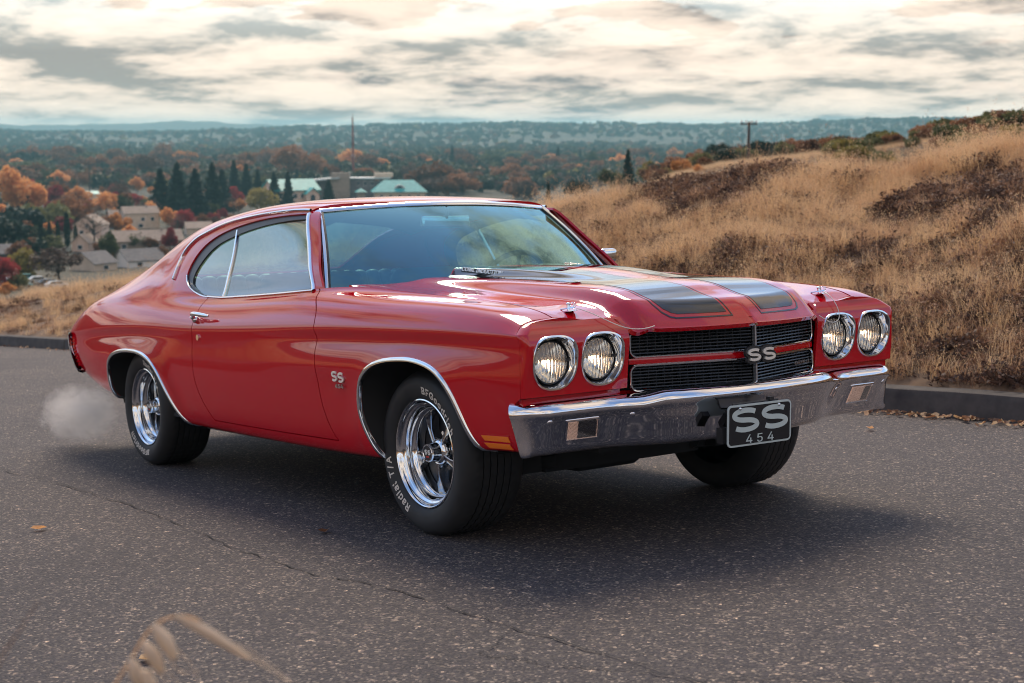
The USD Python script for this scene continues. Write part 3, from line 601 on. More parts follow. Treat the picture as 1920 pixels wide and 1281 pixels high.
bprof = spline(bprof, 40)
def bump_pt(k, d, z):
    w = abs(sfull[k]); rise = .014 * smooth((.50 - w) / .10) * smooth((z - .47) / .05); e = smooth((w - .88) / .08)
    dd = d * (1 - .55 * e); p = np.array([xfull[k] + nx_[k] * dd, sfull[k] + ny_[k] * dd, z + rise])
    if w > .90: p[0] += (.552 - z) * .22 * smooth((w - .90) / .05)
    return p
BG = np.array([[bump_pt(k, d, z) for d, z in bprof] for k in range(len(sfull))])
fb = car
m = tmesh(sheet(BG)); 
if m.face_normals[len(m.faces) // 2][0] < 0: m.faces = m.faces[:, ::-1]
SIG = [(.766, .486), (.640, .486), (.634, .419), (.760, .419)]
import manifold3d as m3
bz = BG.copy()
# shell: outer sheet + the same sheet set back, cut for the lamps
inner = BG - np.stack([np.repeat(nx_[:, None], BG.shape[1], 1), np.repeat(ny_[:, None], BG.shape[1], 1), np.zeros(BG.shape[:2])], -1) * .03
bumper = obj('front_bumper', m, 'bumper_chrome', car, smooth=40)
def bump_hit(w, z):
    """Point and normal of the bumper's face at (w, z)."""
    k = int(np.argmin(abs(sfull - w))); q = np.argmin(abs(BG[k, 12:, 2] - z)) + 12; t1 = BG[k + 1, q] - BG[k - 1, q]; t2 = BG[k, q - 1] - BG[k, min(q + 1, BG.shape[1] - 1)]; n = np.cross(t1, t2); n /= np.linalg.norm(n); return BG[k, q], n if n[0] > 0 else -n
for sg in (-1, 1):
    pts = np.array([bump_hit(sg * w, z)[0] for w, z in SIG]); n = np.mean([bump_hit(sg * w, z)[1] for w, z in SIG], 0); n /= np.linalg.norm(n); c = pts.mean(0)
    def quad(scale, off): return c + (pts - c) * scale + n * off
    def order(G):
        mm = tmesh(sheet(np.array(G), closed_j=True)); return mm
    fr = order([quad(1.07, .000), quad(1.07, .004), quad(1.0, .005), quad(.95, .003), quad(.93, -.012)])
    if (fr.face_normals[8:16].mean(0) @ n) < 0: fr.faces = fr.faces[:, ::-1]
    sp = obj('turn_signal', fr, 'bumper_chrome', bumper, False)
    obj('lamp_back', tmesh((lambda q: (q, np.array([[0, 1, 2], [0, 2, 3]]) if np.cross(q[1] - q[0], q[2] - q[0]) @ n > 0 else np.array([[0, 2, 1], [0, 3, 2]])))(quad(.95, .0012))), 'signal_back', sp, False)
    hf = quad(.90, .0018); e0, e1 = (hf[0] * .68 + hf[1] * .32, hf[3] * .68 + hf[2] * .32); dk = np.array([hf[0], e0, e1, hf[3]]) if sg > 0 else np.array([e0, hf[1], hf[2], e1])
    if sg < 0: pass
    obj('lamp_shade', tmesh((dk, np.array([[0, 1, 2], [0, 2, 3]]) if np.cross(dk[1] - dk[0], dk[2] - dk[0]) @ n > 0 else np.array([[0, 2, 1], [0, 3, 2]]))), 'black_trim', sp, False)
    lm = tmesh(sheet(np.array([quad(.02, .0030), quad(.95, .0030), quad(.95, .0065), quad(.90, .0085), quad(.02, .0090)]), closed_j=True)); lm.fix_normals()
    obj('lens', lm, 'signal_lens', sp, 25)
    for w, z in ((.842, .484), (.517, .487)):
        p, nn = bump_hit(sg * w, z); s_ = trimesh.creation.icosphere(2, 1.0); s_.vertices = s_.vertices * [.011, .011, .005]; u = np.cross([0, 0, 1.0], nn); u /= np.linalg.norm(u); M = np.eye(4); M[:3, 0], M[:3, 1], M[:3, 2], M[:3, 3] = u, np.cross(nn, u), nn, p
        obj('bolt', place(s_, M), 'bumper_chrome', bumper, True)
# number plate on its bracket
PC = np.array([1.000, -.083, .428]); nrm = np.array([1, -.04, -.06]); Mp = face_frame(PC, (.04, 1, 0), (.06, 0, 1))
plate_out = Polygon([(-.150, -.074), (.150, -.074), (.150, .074), (-.150, .074)]).buffer(-.018).buffer(.018)
pl = obj('number_plate', place(trimesh.creation.extrude_polygon(plate_out, .004, engine='earcut'), Mp), 'plate_white', car, 30)
Mq = Mp.copy(); 
def lift(M, d, x=0, y=0): M = M.copy(); M[:3, 3] += M[:3, 2] * d + M[:3, 0] * x + M[:3, 1] * y; return M
obj('black_field', place(trimesh.creation.extrude_polygon(plate_out.buffer(-.007), .0035, engine='earcut'), lift(Mp, .0018)), 'plate_black', pl, 30)
for x in (-.068, .070): obj('letter', place(letter_s(.126, .087, .0180, .0012)[0], lift(Mp, .0053, x, .019)), 'plate_white', pl, False)
obj('numerals', place(text('4 5 4', .030, .001, False, 1.35), lift(Mp, .0053, .0, -.050)), 'plate_white', pl, False)
for x in (-.095, .088): obj('bolt', place(trimesh.creation.icosphere(2, .006), lift(Mp, .006, x, .060)), 'chrome', pl, True)
obj('plate_bracket', cat([bx((.965, -.08, .475), (.07, .20, .008)), bx((.955, -.215, .395), (.03, .035, .055)), bx((.93, -.08, .43), (.03, .12, .10)), bx((.99, -.015, .508), (.02, .02, .016)), place(trimesh.creation.cylinder(.004, .22), face_frame((.992, -.09, .503), (0, 0, 1), (1, 0, 0)))]), 'black_trim', car, False)

# ---------------------------------------------------------------- hood pins, their lanyards, the scoop's lettering
for sg in (-1, 1):
    o = on_hood(.640, sg * .632)[0]; n = np.array([-.12, 0, 1.0]); n /= np.linalg.norm(n)
    th = np.linspace(0, 2 * np.pi, 40, endpoint=False); M = face_frame(o + n * .001, np.cross([0, 1, 0], n), (0, 1, 0)); M[:3, 2] = n
    disc = trimesh.creation.extrude_polygon(Polygon(np.stack([.040 * np.cos(th), .022 * np.sin(th)], 1)), .004, engine='earcut')
    hpn = obj('hood_pin', place(disc, M), 'chrome', car, 30)
    obj('post', cat([place(trimesh.creation.cylinder(.0065, .026), lift(M, .014)), place(trimesh.creation.icosphere(2, .0075), lift(M, .027))]), 'chrome', hpn, 40)
    loop = [M[:3, 3] + M[:3, 2] * (.020 + .011 * math.sin(t)) + M[:3, 0] * (.018 + .011 * math.cos(t)) + M[:3, 1] * .012 * (t / 9) for t in np.linspace(-1.2, 7.4, 40)]
    clip = [M[:3, 3] + M[:3, 2] * .013 + M[:3, 0] * a + M[:3, 1] * b for a, b in ((-.034, -.010), (-.012, -.006), (.012, -.004), (.034, -.002))]
    obj('clip', cat([tube(loop, .0014, 6), tube(clip, .0022, 6)]), 'chrome', hpn, 50)
    if sg < 0: pts = [M[:3, 3] + [.03, .01, .012], (.72, -.585, .838), (.765, -.54, .806), (.792, -.50, .787), (.812, -.46, .781), (.822, -.43, .783), (.83, -.405, .789)]
    else: pts = [M[:3, 3] + [.03, -.01, .012], (.735, .600, .835), (.775, .590, .790), (.790, .575, .757), (.792, .545, .745), (.792, .51, .752), (.785, .47, .775)]
    obj('lanyard', tube(spline(pts, 40), .0016, 6), 'cable_white', hpn, True)
def scoop_sides(sg):
    """Frame on the steep flank of the scoop."""
    x0 = -.41; w = .281; p = on_hood(x0, sg * (w - .010), .002)[0]; return p
for sg in (-1, 1):
    p = scoop_sides(sg); M = face_frame(p + [0, sg * .006, .004], (1 if sg < 0 else -1, .08 * -sg, -.09 * (1 if sg < 0 else -1)), (0, -sg * .35, 1))
    a = text('COWL INDUCTION', .0165, .004, True, 1.30); wd = a.bounds[1][0] - a.bounds[0][0]
    bk = obj('scoop_badge', place(bx((0, -.003, -.002), (wd + .012, .020, .004)), M), 'black_trim', car, False)
    obj('lettering', place(a, lift(M, .0005)), 'silver_letter', bk, False)
# fender badge
for sg in (-1, 1):
    for sub, (x, z) in enumerate(((-.494, .598), (-.442, .595))):
        ij = side_ij([(x, z)], j1=JK[6]); q = SURF.at(ij)[0]; n = SURF.at(ij, SURF.N)[0]
        if sg < 0: q, n = q * FLIP, n * FLIP
        M = face_frame(q + n * .001, (1 if sg < 0 else -1, 0, 0), (0, 0, 1))
        if sub == 0: bd = obj('fender_badge', place(letter_s(.046, .042, .0088, .006)[0], M), 'silver_letter', car, False)
        else: obj('letter', place(letter_s(.046, .042, .0088, .006)[0], M), 'silver_letter', bd, False)
    M = lift(M, 0, -.018 if sg < 0 else .018, -.036); obj('numerals', place(text('454', .016, .004, True, 1.6), M), 'satin_steel', bd, False)
# marker lamps in the fender ahead of the wheel
for sg in (-1, 1):
    for z, x0, x1 in ((.424, .486, .634), (.397, .490, .630)):
        xz = [(x0, z + .009), (x1, z + .013), (x1 + .004, z - .006), (x0 + .012, z - .009)]; ij = side_ij(dense(xz, .02, True), j1=JK[6]); pg = Polygon(ij).buffer(0)
        V, F, N = panel(SURF, pg, flange=.004, off=.003); V2, F2, N2 = panel(SURF, Polygon(side_ij(dense([(x0 - .006, z + .013), (x1 + .006, z + .017), (x1 + .010, z - .010), (x0 + .008, z - .013)], .02, True), j1=JK[6])).buffer(0), flange=.003, off=.0015)
        if sg < 0: V, F, N, V2, F2, N2 = V * FLIP, F[:, ::-1], N * FLIP, V2 * FLIP, F2[:, ::-1], N2 * FLIP
        ml = obj('side_marker', (V2, F2), 'red_paint', car, N=N2); obj('lens', (V, F), 'amber_lens', ml, N=N)
# ---------------------------------------------------------------- wheels
WR, HUBZ, LIP = .2076, .3172, .857
ring_text = {}
def arc_text(s, r0, h, start, gap, adv, y, cw=True, stretch=1.15):
    """Raised lettering round the sidewall, clockwise from angle start as seen from outside the near side."""
    out = []; a = start
    for ch in s:
        if ch == ' ': a -= gap * 2.2; continue
        m = meshkit.text_mesh(ch, h, .0015, True); m.vertices[:, 0] *= stretch; b = m.bounds; wch = b[1][0] - b[0][0]; m.vertices[:, 0] -= b[0][0]
        th = a - m.vertices[:, 0] / (r0 + h / 2); rr = r0 + m.vertices[:, 1]; yy = -(y(rr) + m.vertices[:, 2])
        m.vertices = np.stack([rr * np.cos(th), yy, rr * np.sin(th)], 1)
        out.append(m); a -= wch / (r0 + h / 2) + gap
    return out
TYRE = [(.2075, .690), (.205, .700), (.2065, .850), (.2120, .8585), (.2250, .8680), (.2450, .8745), (.2650, .8755), (.2850, .8700), (.2970, .8610), (.3060, .8490), (.3105, .8390), (.3120, .8340)]
side_y = lambda r: np.interp(r, [t[0] for t in TYRE[3:]], [t[1] for t in TYRE[3:]])
def tyre_mesh():
    prof = list(TYRE); prof = [(r, w - .0) for r, w in prof]
    for k, w in enumerate(np.linspace(.812, .660, 6)):   # ribs and grooves
        prof += [(.3170, w + .0150), (.3174, w), (.3170, w - .0105)]
        if k < 5: prof += [(.3095, w - .0125), (.3095, w - .0155)]
    prof += [(.3105, .628), (.300, .612), (.27, .600), (.24, .604), (.2075, .620)]
    n = 150; a = np.linspace(0, 2 * np.pi, n, endpoint=False); p = np.array(prof); G = np.stack([p[None, :, 0] * np.cos(a)[:, None], -np.broadcast_to(p[None, :, 1], (n, len(p))), p[None, :, 0] * np.sin(a)[:, None]], -1)
    tread = (p[:, 0] > .3165); saw = ((np.arange(n) % 3) == 0)   # sipes across the ribs
    sc = 1 - .010 * (tread[None, :] & saw[:, None]); G[..., 0] *= sc; G[..., 2] *= sc
    m = tmesh(sheet(G, closed_i=True)); 
    if m.volume < 0: m.faces = m.faces[:, ::-1]
    return m
def ry(mesh, a, sgn):
    m = mesh.copy(); c, s = math.cos(a), math.sin(a); x, z = m.vertices[:, 0].copy(), m.vertices[:, 2].copy(); m.vertices[:, 0], m.vertices[:, 2] = x * c - z * s, x * s + z * c
    if sgn > 0: m.vertices = m.vertices * FLIP; m.faces = m.faces[:, ::-1]
    return m
def rev_near(prof, n=96):
    m = revolve([(r, -y) for r, y in prof], n); 
    return m
TY = tyre_mesh()
LIPM = rev_near([(.2076, .846), (.2090, .853), (.2085, .8585), (.2040, .8600), (.1990, .8565), (.1960, .8480), (.1930, .8400), (.1880, .8370), (.1830, .8350), (.1790, .8290), (.1765, .8140), (.1740, .8030), (.1690, .7980), (.1640, .7950), (.1605, .7880), (.1590, .7700), (.1580, .7560)])
for M_ in (LIPM,):
    if M_.face_normals[5] @ np.array([0, -1, 0]) < -1: pass
def fixn(m, want):
    c = m.triangles_center; s = np.sign((m.face_normals * want(c)).sum(1)).sum()
    if s < 0: m.faces = m.faces[:, ::-1]
    return m
outward = lambda c: np.broadcast_to([0, -1.0, 0], c.shape) - .8 * np.stack([c[:, 0], 0 * c[:, 0], c[:, 2]], 1)
fixn(LIPM, outward)
DISC = fixn(rev_near([(.1590, .752), (.120, .748), (.07, .752), (.045, .758), (.001, .758)]), outward)
def spoke_mesh():
    r = np.linspace(.040, .164, 9); hwid = np.interp(r, [.04, .09, .164], [.0105, .0120, .0270]); y = np.interp(r, [.04, .09, .13, .164], [.800, .797, .788, .778]); G = []
    for rr, h, yy in zip(r, hwid, y): G.append([[rr, -(yy - .034), -h * 1.15], [rr, -(yy - .002), -h], [rr, -yy, -h + .003], [rr, -(yy - .0035), 0], [rr, -yy, h - .003], [rr, -(yy - .002), h], [rr, -(yy - .034), h * 1.15]])
    m = tmesh(sheet(np.array(G))); return fixn(m, lambda c: np.broadcast_to([0, -1.0, 0], c.shape))
SPOKE = spoke_mesh()
HUB = fixn(rev_near([(.056, .760), (.054, .790), (.046, .800), (.0375, .803), (.0365, .818), (.0350, .828), (.0360, .834), (.0350, .842), (.0330, .8450), (.0300, .8450), (.0280, .8415), (.0005, .8410)], 48), outward)
NUT = trimesh.creation.cylinder(.0095, .022, sections=6); NUT.vertices = NUT.vertices[:, [0, 2, 1]]; NUT = fixn(NUT, lambda c: c - c.mean(0))
def wheel(x, sgn, rot, label, zl=HUBZ):
    w = UsdGeom.Xform.Define(stage, free(str(car.GetPath()), 'wheel')); w.AddTransformOp().Set(gmat(np.eye(3), (x, 0, zl))); w = w.GetPrim(); w.SetCustomDataByKey('label', label)
    f = lambda m, a=rot: ry(m, a, sgn)
    obj('tyre', f(TY), 'rubber', w, smooth=35)
    obj('rim', f(LIPM), 'chrome', w, smooth=40)
    obj('wheel_disc', f(DISC), 'dark_wheel', w, smooth=40)
    for k in range(5): obj('spoke', f(SPOKE, rot + 2 * math.pi * (k + .5) / 5 + .25), 'wheel_silver', w, smooth=35)
    hb = obj('hub_cap', f(HUB), 'chrome', w, smooth=35)
    cap = trimesh.creation.cylinder(.0275, .0012, sections=32); cap.vertices = cap.vertices[:, [0, 2, 1]]; cap.vertices[:, 1] -= .8418; cap = fixn(cap, lambda c: c - c.mean(0)); obj('cap_disc', ry(cap, 0, sgn), 'black_trim', hb, False)
    for s in (-.011, .011):
        l = letter_s(.019, .020, .0055, .001)[0]; l = place(l, face_frame((s, -.8426, .003), (1, 0, 0), (0, 0, 1))); obj('letter', ry(l, 0, sgn) if sgn < 0 else place(letter_s(.019, .020, .0055, .001)[0], face_frame((-s, .8426, .003), (-1, 0, 0), (0, 0, 1))), 'silver_letter', hb, False)
    bar = bx((0, -.8427, -.014), (.020, .001, .006)); obj('badge_bar', ry(bar, 0, sgn), 'orange_red_logo', hb, False)
    for k in range(5):
        a = 2 * math.pi * k / 5 + .25; n = NUT.copy(); n.vertices = n.vertices + [.070 * math.cos(a), -.762, .070 * math.sin(a)]; obj('lug_nut', f(n), 'chrome', w, smooth=False)
    for s, st in (('BFGoodrich', math.radians(84)), ('Radial T/A', math.radians(245))):
        for m in arc_text(s, .2315, .0265, st, .030, 0, side_y): obj('tyre_lettering', f(m) if sgn < 0 else ry(m, rot, sgn), 'white_letter', w, False)
wheel(0.0, -1, 0.0, 'near front wheel'); wheel(-2.845, -1, math.radians(-163), 'near rear wheel'); wheel(0.0, 1, 0.6, 'far front wheel'); wheel(-2.845, 1, 1.1, 'far rear wheel')

# ---------------------------------------------------------------- arch mouldings, wheel housings, underbody
for curve in (ARCH_F, ARCH_R):
    ij = side_ij(curve); c = SURF.at(ij); n = SURF.at(ij, SURF.N); n /= np.linalg.norm(n, axis=1, keepdims=True)
    t = np.gradient(c, axis=0); t /= np.linalg.norm(t, axis=1, keepdims=True); r = np.cross(t, n); mid = c.mean(0)
    r = r if ((c - mid) * r).sum() > 0 else -r; n = np.where(n[:, 1:2] > 0, n, -n)
    G = np.stack([c - r * .003 - n * .010, c - r * .004 + n * .002, c - r * .002 + n * .006, c + r * .005 + n * .0078, c + r * .013 + n * .006, c + r * .017 + n * .001, c + r * .017 - n * .004], 1)
    m = tmesh(sheet(G)); mirror('arch_moulding', fixn(m, lambda q: np.broadcast_to([0, 1.0, 0], q.shape)), 'chrome', smooth=40)
    # the housing: the arch drawn inwards and closed
    o = [(x, z) for x, z in curve]; G = np.stack([c - n * .004] + [np.stack([[x, w, z] for x, z in o]) for w in (.84, .70, .56)], 1); wall = Polygon([(x, z) for x, z in o])
    vv, ff = trimesh.creation.triangulate_polygon(wall, engine='earcut'); back_ = trimesh.Trimesh(np.stack([vv[:, 0], np.full(len(vv), .56), vv[:, 1]], 1), ff, process=False)
    mirror('wheel_housing', cat([tmesh(sheet(G)), back_]), 'black_matte', smooth=40)
obj('floor_pan', cat([bx((-1.5, 0, .295), (2.2, 1.66, .02)), bx((-2.9, 0, .40), (.7, 1.1, .02)), bx((-3.62, 0, .42), (.74, 1.5, .02)), bx((.10, 0, .36), (1.15, 1.10, .03)), bx((.66, 0, .47), (.05, 1.5, .14))]), 'black_matte', car, False)
obj('chassis_frame', cat([bx((-.45, s * .50, .27), (1.3, .09, .10)) for s in (-1, 1)] + [bx((-1.5, s * .70, .265), (1.6, .09, .07)) for s in (-1, 1)] + [bx((.02, 0, .25), (.26, .80, .09)), bx((.62, 0, .40), (.06, 1.2, .05))]), 'black_matte', car, False)
obj('oil_pan', tm(rbox((-.15, 0, .225), (.42, .36, .12), .04)), 'black_matte', car, 40)
obj('axle', cat([tube([(-2.845, -.62, .317), (-2.845, .62, .317)], .042, 12), trimesh.Trimesh(*(lambda m: (m.vertices * [.13, .14, .13] + [-2.845, 0, .317], m.faces))(trimesh.creation.icosphere(2)), process=False)]), 'black_matte', car, 40)
for s in (-1, 1):
    obj('exhaust_pipe', tube(spline([(-.6, s * .28, .25), (-1.6, s * .30, .22), (-2.4, s * .42, .24), (-2.9, s * .47, .36), (-3.4, s * .56, .33), (-3.66, s * .58, .31), (-3.84, s * .58, .29)], 40), .027, 12, caps=False), 'satin_steel', car, True)
    obj('control_arm', cat([tube([(.0, s * .40, .25), (.02, s * .62, .22)], .035, 8), tube([(.16, s * .36, .25), (.03, s * .6, .22)], .03, 8)]), 'black_matte', car, 40)

# ---------------------------------------------------------------- glass and its trim
def ws_curves(n=41, o=0.0):
    w = np.linspace(-1, 1, n); top = np.stack([-1.085 - .105 * w ** 2, w * (.622 + o), 1.306 + o * .6 - .022 * w ** 2], 1); bot = np.stack([-.655 - .205 * w ** 2, w * (.778 + o), np.full(n, .930)], 1); return top, bot
def windshield(o=0.0, m=16, lift_=0.0):
    top, bot = ws_curves(41, o); v = np.linspace(0, 1, m)[:, None, None]; G = bot[None] * (1 - v) + top[None] * v
    bulge = (4 * v * (1 - v)) * .018; G = G + bulge * np.array([.72, 0, .69]); return G
WG = windshield(); obj('windshield', tmesh(sheet(WG.transpose(1, 0, 2))), 'windshield_glass', car, True)
top, bot = ws_curves(81); edge = np.vstack([bot[:1] * [1, 1, 1], WG[:, 0], top[1:-1:2], WG[::-1, -1]]); 
def ribbon(path, nrm_, wid, h, inset=0.0, mt='chrome', name='windshield_trim', parent=car):
    p = np.asarray(path); t = np.gradient(p, axis=0); t /= np.linalg.norm(t, axis=1, keepdims=True); n = np.asarray(nrm_); n = n - t * (n * t).sum(1, keepdims=True); n /= np.linalg.norm(n, axis=1, keepdims=True); s = np.cross(t, n)
    G = np.stack([p + s * (inset + a * wid) + n * b * h for a, b in ((-.5, -1.5), (-.5, .3), (-.36, .85), (0, 1.0), (.36, .85), (.5, .3), (.5, -1.5))], 1); m = tmesh(sheet(G)); a = m.triangles_center; 
    if (m.face_normals * np.repeat(n[:-1], 6, 0).reshape(-1, 3)[: len(m.faces) // 2].repeat(1, 0)).sum() < 0 if False else (m.face_normals[len(m.faces) // 4 + 2] @ n[len(n) // 4]) < 0: m.faces = m.faces[:, ::-1]
    return obj(name, m, mt, parent, smooth=45)
fn = np.array([.62, 0, .78])
mid_top = top.copy(); mid_top = mid_top + [-.006, 0, .006]; ribbon(mid_top, np.tile([.55, 0, .83], (len(mid_top), 1)), .036, .008)
for sg, col in ((-1, 0), (1, -1)):
    e = WG[:, col] + np.array([.0, sg * .012, .004]); ribbon(e, np.tile([.55, sg * .62, .56], (len(e), 1)), .030, .007)
    e = WG[:, col] + np.array([.006, -sg * .007, .002]); ribbon(e, np.tile([.62, sg * .3, .7], (len(e), 1)), .010, .004, mt='black_trim')
# cowl below the glass, and the scoop's dark mouth
obj('cowl', cat([bx((-.75, 0, .915), (.34, 1.56, .02)), bx((-.668, 0, .925), (.02, .52, .08))]), 'black_matte', car, False)
for sg in (-1, 1): obj('cowl_corner', tmesh(sheet(np.array([[(-.615, sg * .80, .950), (-.615, sg * .77, .952), (-.62, sg * .70, .950)], [(-.74, sg * .815, .943), (-.74, sg * .77, .945), (-.72, sg * .70, .940)], [(-.90, sg * .835, .937), (-.88, sg * .79, .935), (-.86, sg * .74, .925)]]))), 'red_paint', car, True)
# side glass set a little inside the opening, divider, drip rail, reveal mouldings
gp = WINP.buffer(.4)
both('side_window', SURF, gp, 'side_glass', flange=0, off=-.016)
def on_side(xz, off=0.0):
    ij = side_ij(dense(xz, .02), j1=JK[13]); n = SURF.at(ij, SURF.N); n /= np.linalg.norm(n, axis=1, keepdims=True); return SURF.at(ij) + n * off, n
def side_ribbon(name, xz, wid, h, off, mt='chrome', sm=True):
    p, n = on_side(xz, off)
    for sg in (-1, 1): ribbon(p * [1, sg, 1], n * [1, sg, 1], wid, h, mt=mt, name=name)
side_ribbon('window_divider', spline([(-1.822, .905), (-1.838, 1.00), (-1.858, 1.09), (-1.885, 1.18), (-1.905, 1.235)], 20), .016, .006, -.012)
DRIP = spline([(-2.462, 1.000), (-2.482, 1.07), (-2.482, 1.130), (-2.434, 1.178), (-2.283, 1.226), (-2.10, 1.259), (-1.90, 1.279), (-1.65, 1.292), (-1.40, 1.296), (-1.205, 1.293)], 50)
side_ribbon('drip_rail', DRIP, .012, .009, .004)
side_ribbon('window_moulding', [(-1.203, 1.276), (-1.132, 1.198), (-1.002, 1.068), (-.868, .937)], .022, .007, .001)
side_ribbon('window_moulding', [(-.865, .9385), (-1.2, .9245), (-1.5, .9145), (-1.80, .9062), (-1.97, .9115)], .009, .005, .001)
side_ribbon('window_moulding', spline([(-1.97, .911), (-2.09, .925), (-2.19, .949), (-2.265, .979), (-2.312, 1.020)], 24), .007, .003, .000)
glass_ij = Polygon(side_ij(np.vstack([dense(GLASS_TOP), dense([(-1.195, 1.258), (-1.14, 1.195), (-1.01, 1.06), (-.878, .930)]), dense([(-.9, .925), (-1.4, .911), (-1.80, .900)])]), j1=JK[13])).buffer(0)
both('weatherstrip', SURF, WINP.buffer(.35).difference(glass_ij), 'black_trim', flange=.008, off=-.008)

# ---------------------------------------------------------------- door handle, lock, mirror, tail
for sg, dp in zip((-1, 1), doors):
    def Q(x, z, off): 
        ij = side_ij([(x, z)], j1=JK[9]); q = SURF.at(ij)[0]; n = SURF.at(ij, SURF.N)[0]; n /= np.linalg.norm(n); return (q + n * off) * [1, sg, 1]
    base = cat([place(trimesh.creation.icosphere(2, .017), face_frame(Q(-1.900, .803, .008), (1, 0, 0), (0, 0, 1))), tube([Q(-1.905, .803, .004), Q(-1.895, .808, .034)], .012, 10)])
    dh = obj('door_handle', tube(spline([Q(-1.925, .816, .016), Q(-1.89, .815, .036), Q(-1.80, .814, .038), Q(-1.715, .812, .030)], 20), np.interp(np.linspace(0, 1, 20), [0, .15, .8, 1], [.011, .013, .010, .005]), 10), 'chrome', dp, True)
    obj('handle_base', base, 'chrome', dh, True)
    n = np.array([0, sg, 0]); lk = place(cat([trimesh.creation.cylinder(.014, .010, sections=24)]), face_frame(Q(-1.862, .722, .002), (1, 0, 0), (0, 0, 1)) @ np.diag([1, 1, 1, 1])); obj('door_lock', lk, 'chrome', dp, 30)
mr = obj('door_mirror', cat([tm(rbox((-1.105, .972, 1.035), (.04, .105, .070), .02)), tube([(-1.06, .90, .955), (-1.09, .94, 1.00), (-1.10, .96, 1.02)], .013, 10)]), 'chrome', car, 40)
obj('mirror_glass', bx((-1.1262, .972, 1.035), (.002, .088, .054)), 'mirror_glass', mr, False)
# tail: rear panel, bumper with its wrapped ends, lamps
tail_line = [(SW[0, j], SZ[0, j]) for j in range(JK[1], NJ)]
tp = Polygon([(w, z) for w, z in tail_line] + [(-w, z) for w, z in tail_line[::-1]]).buffer(0); vv, ff = trimesh.creation.triangulate_polygon(tp, engine='earcut')
obj('rear_panel', trimesh.Trimesh(np.stack([np.full(len(vv), -4.055), vv[:, 0], vv[:, 1]], 1), ff, process=False), 'red_paint', car, False)
rw = np.r_[np.linspace(0, .76, 30), [.79, .82, .845, .863, .874, .880]]; rx = -4.135 + .03 * (rw / .8) ** 2; rx[-6:] = [-4.098, -4.086, -4.066, -4.040, -4.010, -3.975]
sf_ = np.r_[-rw[:0:-1], rw]; xf_ = np.r_[rx[:0:-1], rx]; t1, t2 = np.gradient(xf_), np.gradient(sf_); l_ = np.hypot(t1, t2); n1, n2 = -t2 / l_, t1 / l_
rp = [(-.05, .695), (-.01, .700), (.004, .694), (.008, .68), (.006, .62), (.000, .55), (-.010, .49), (-.02, .462), (-.05, .452)]
RB = np.array([[[xf_[k] + n1[k] * d + (.0 if abs(sf_[k]) < .7 else .42 * max(0, .60 - z) * smooth((abs(sf_[k]) - .7) / .16)), sf_[k] + n2[k] * d, z] for d, z in rp] for k in range(len(sf_))])
rb_ = obj('rear_bumper', fixn(tmesh(sheet(RB)), lambda c: np.broadcast_to([-1.0, 0, 0], c.shape)), 'chrome', car, smooth=45)
for s in (-1, 1):
    obj('tail_lamp', tm(rbox((-4.137, s * .60, .585), (.03, .30, .11), .012)), 'red_lens', rb_, 40)
    sm_ = []
    for k in range(9):
        z = .668 - k * .0205; xx = -3.945 + .030 * k / 8; ij = side_ij([(xx, z)], j1=JK[6]); q = SURF.at(ij)[0]; sm_.append(bx((q[0], s * (q[1] + .001), z), (.026, .012, .010)))
    q0 = [SURF.at(side_ij([(-3.945 + .03 * f, .672 - .17 * f)], j1=JK[6]))[0] for f in np.linspace(0, 1, 10)]
    rsm = obj('rear_side_marker', tube(np.array(q0) * [1, s, 1] - [0, s * .006, 0], .010, 8), 'red_lens', car, 40)
    for b in sm_: obj('marker_rib', b, 'red_paint', rsm, False)

# ---------------------------------------------------------------- cabin
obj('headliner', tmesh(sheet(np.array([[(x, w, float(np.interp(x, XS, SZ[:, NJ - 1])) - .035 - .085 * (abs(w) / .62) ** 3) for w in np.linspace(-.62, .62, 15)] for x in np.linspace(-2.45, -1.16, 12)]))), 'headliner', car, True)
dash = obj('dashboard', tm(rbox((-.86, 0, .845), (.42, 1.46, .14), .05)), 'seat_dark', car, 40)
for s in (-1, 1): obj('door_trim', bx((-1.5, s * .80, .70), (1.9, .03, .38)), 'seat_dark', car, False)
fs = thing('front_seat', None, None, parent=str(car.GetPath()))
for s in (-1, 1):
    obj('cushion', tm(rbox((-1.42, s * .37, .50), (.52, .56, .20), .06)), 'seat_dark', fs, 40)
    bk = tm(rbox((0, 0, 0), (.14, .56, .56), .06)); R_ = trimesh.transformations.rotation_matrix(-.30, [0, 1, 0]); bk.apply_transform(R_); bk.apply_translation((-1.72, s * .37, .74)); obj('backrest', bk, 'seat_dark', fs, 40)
rs = thing('rear_seat', None, None, parent=str(car.GetPath()))
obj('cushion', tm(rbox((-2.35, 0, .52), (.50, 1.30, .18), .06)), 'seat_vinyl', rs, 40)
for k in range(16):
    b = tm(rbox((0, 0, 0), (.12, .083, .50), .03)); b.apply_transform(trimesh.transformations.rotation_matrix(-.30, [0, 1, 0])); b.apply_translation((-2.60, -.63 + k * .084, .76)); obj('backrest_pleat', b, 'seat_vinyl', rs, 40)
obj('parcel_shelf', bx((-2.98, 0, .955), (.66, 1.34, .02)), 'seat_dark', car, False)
swc = np.array([-1.13, .37, .905]); ax_ = np.array([-.86, 0, .50]); u_ = np.array([0, 1.0, 0]); v_ = np.cross(ax_, u_)
stw = obj('steering_wheel', tube([swc + .19 * (math.cos(t) * u_ + math.sin(t) * v_) for t in np.linspace(0, 2 * np.pi, 48, endpoint=False)], .013, 8, closed=True), 'black_trim', car, True)
obj('spoke', cat([tube([swc - ax_ * .03, swc + .18 * (math.cos(t) * u_ + math.sin(t) * v_)], .010, 6) for t in (0.1, math.pi - .1, -math.pi / 2)] + [tube([swc - ax_ * .02, swc - ax_ * .30], .02, 8)]), 'satin_steel', stw, 40)
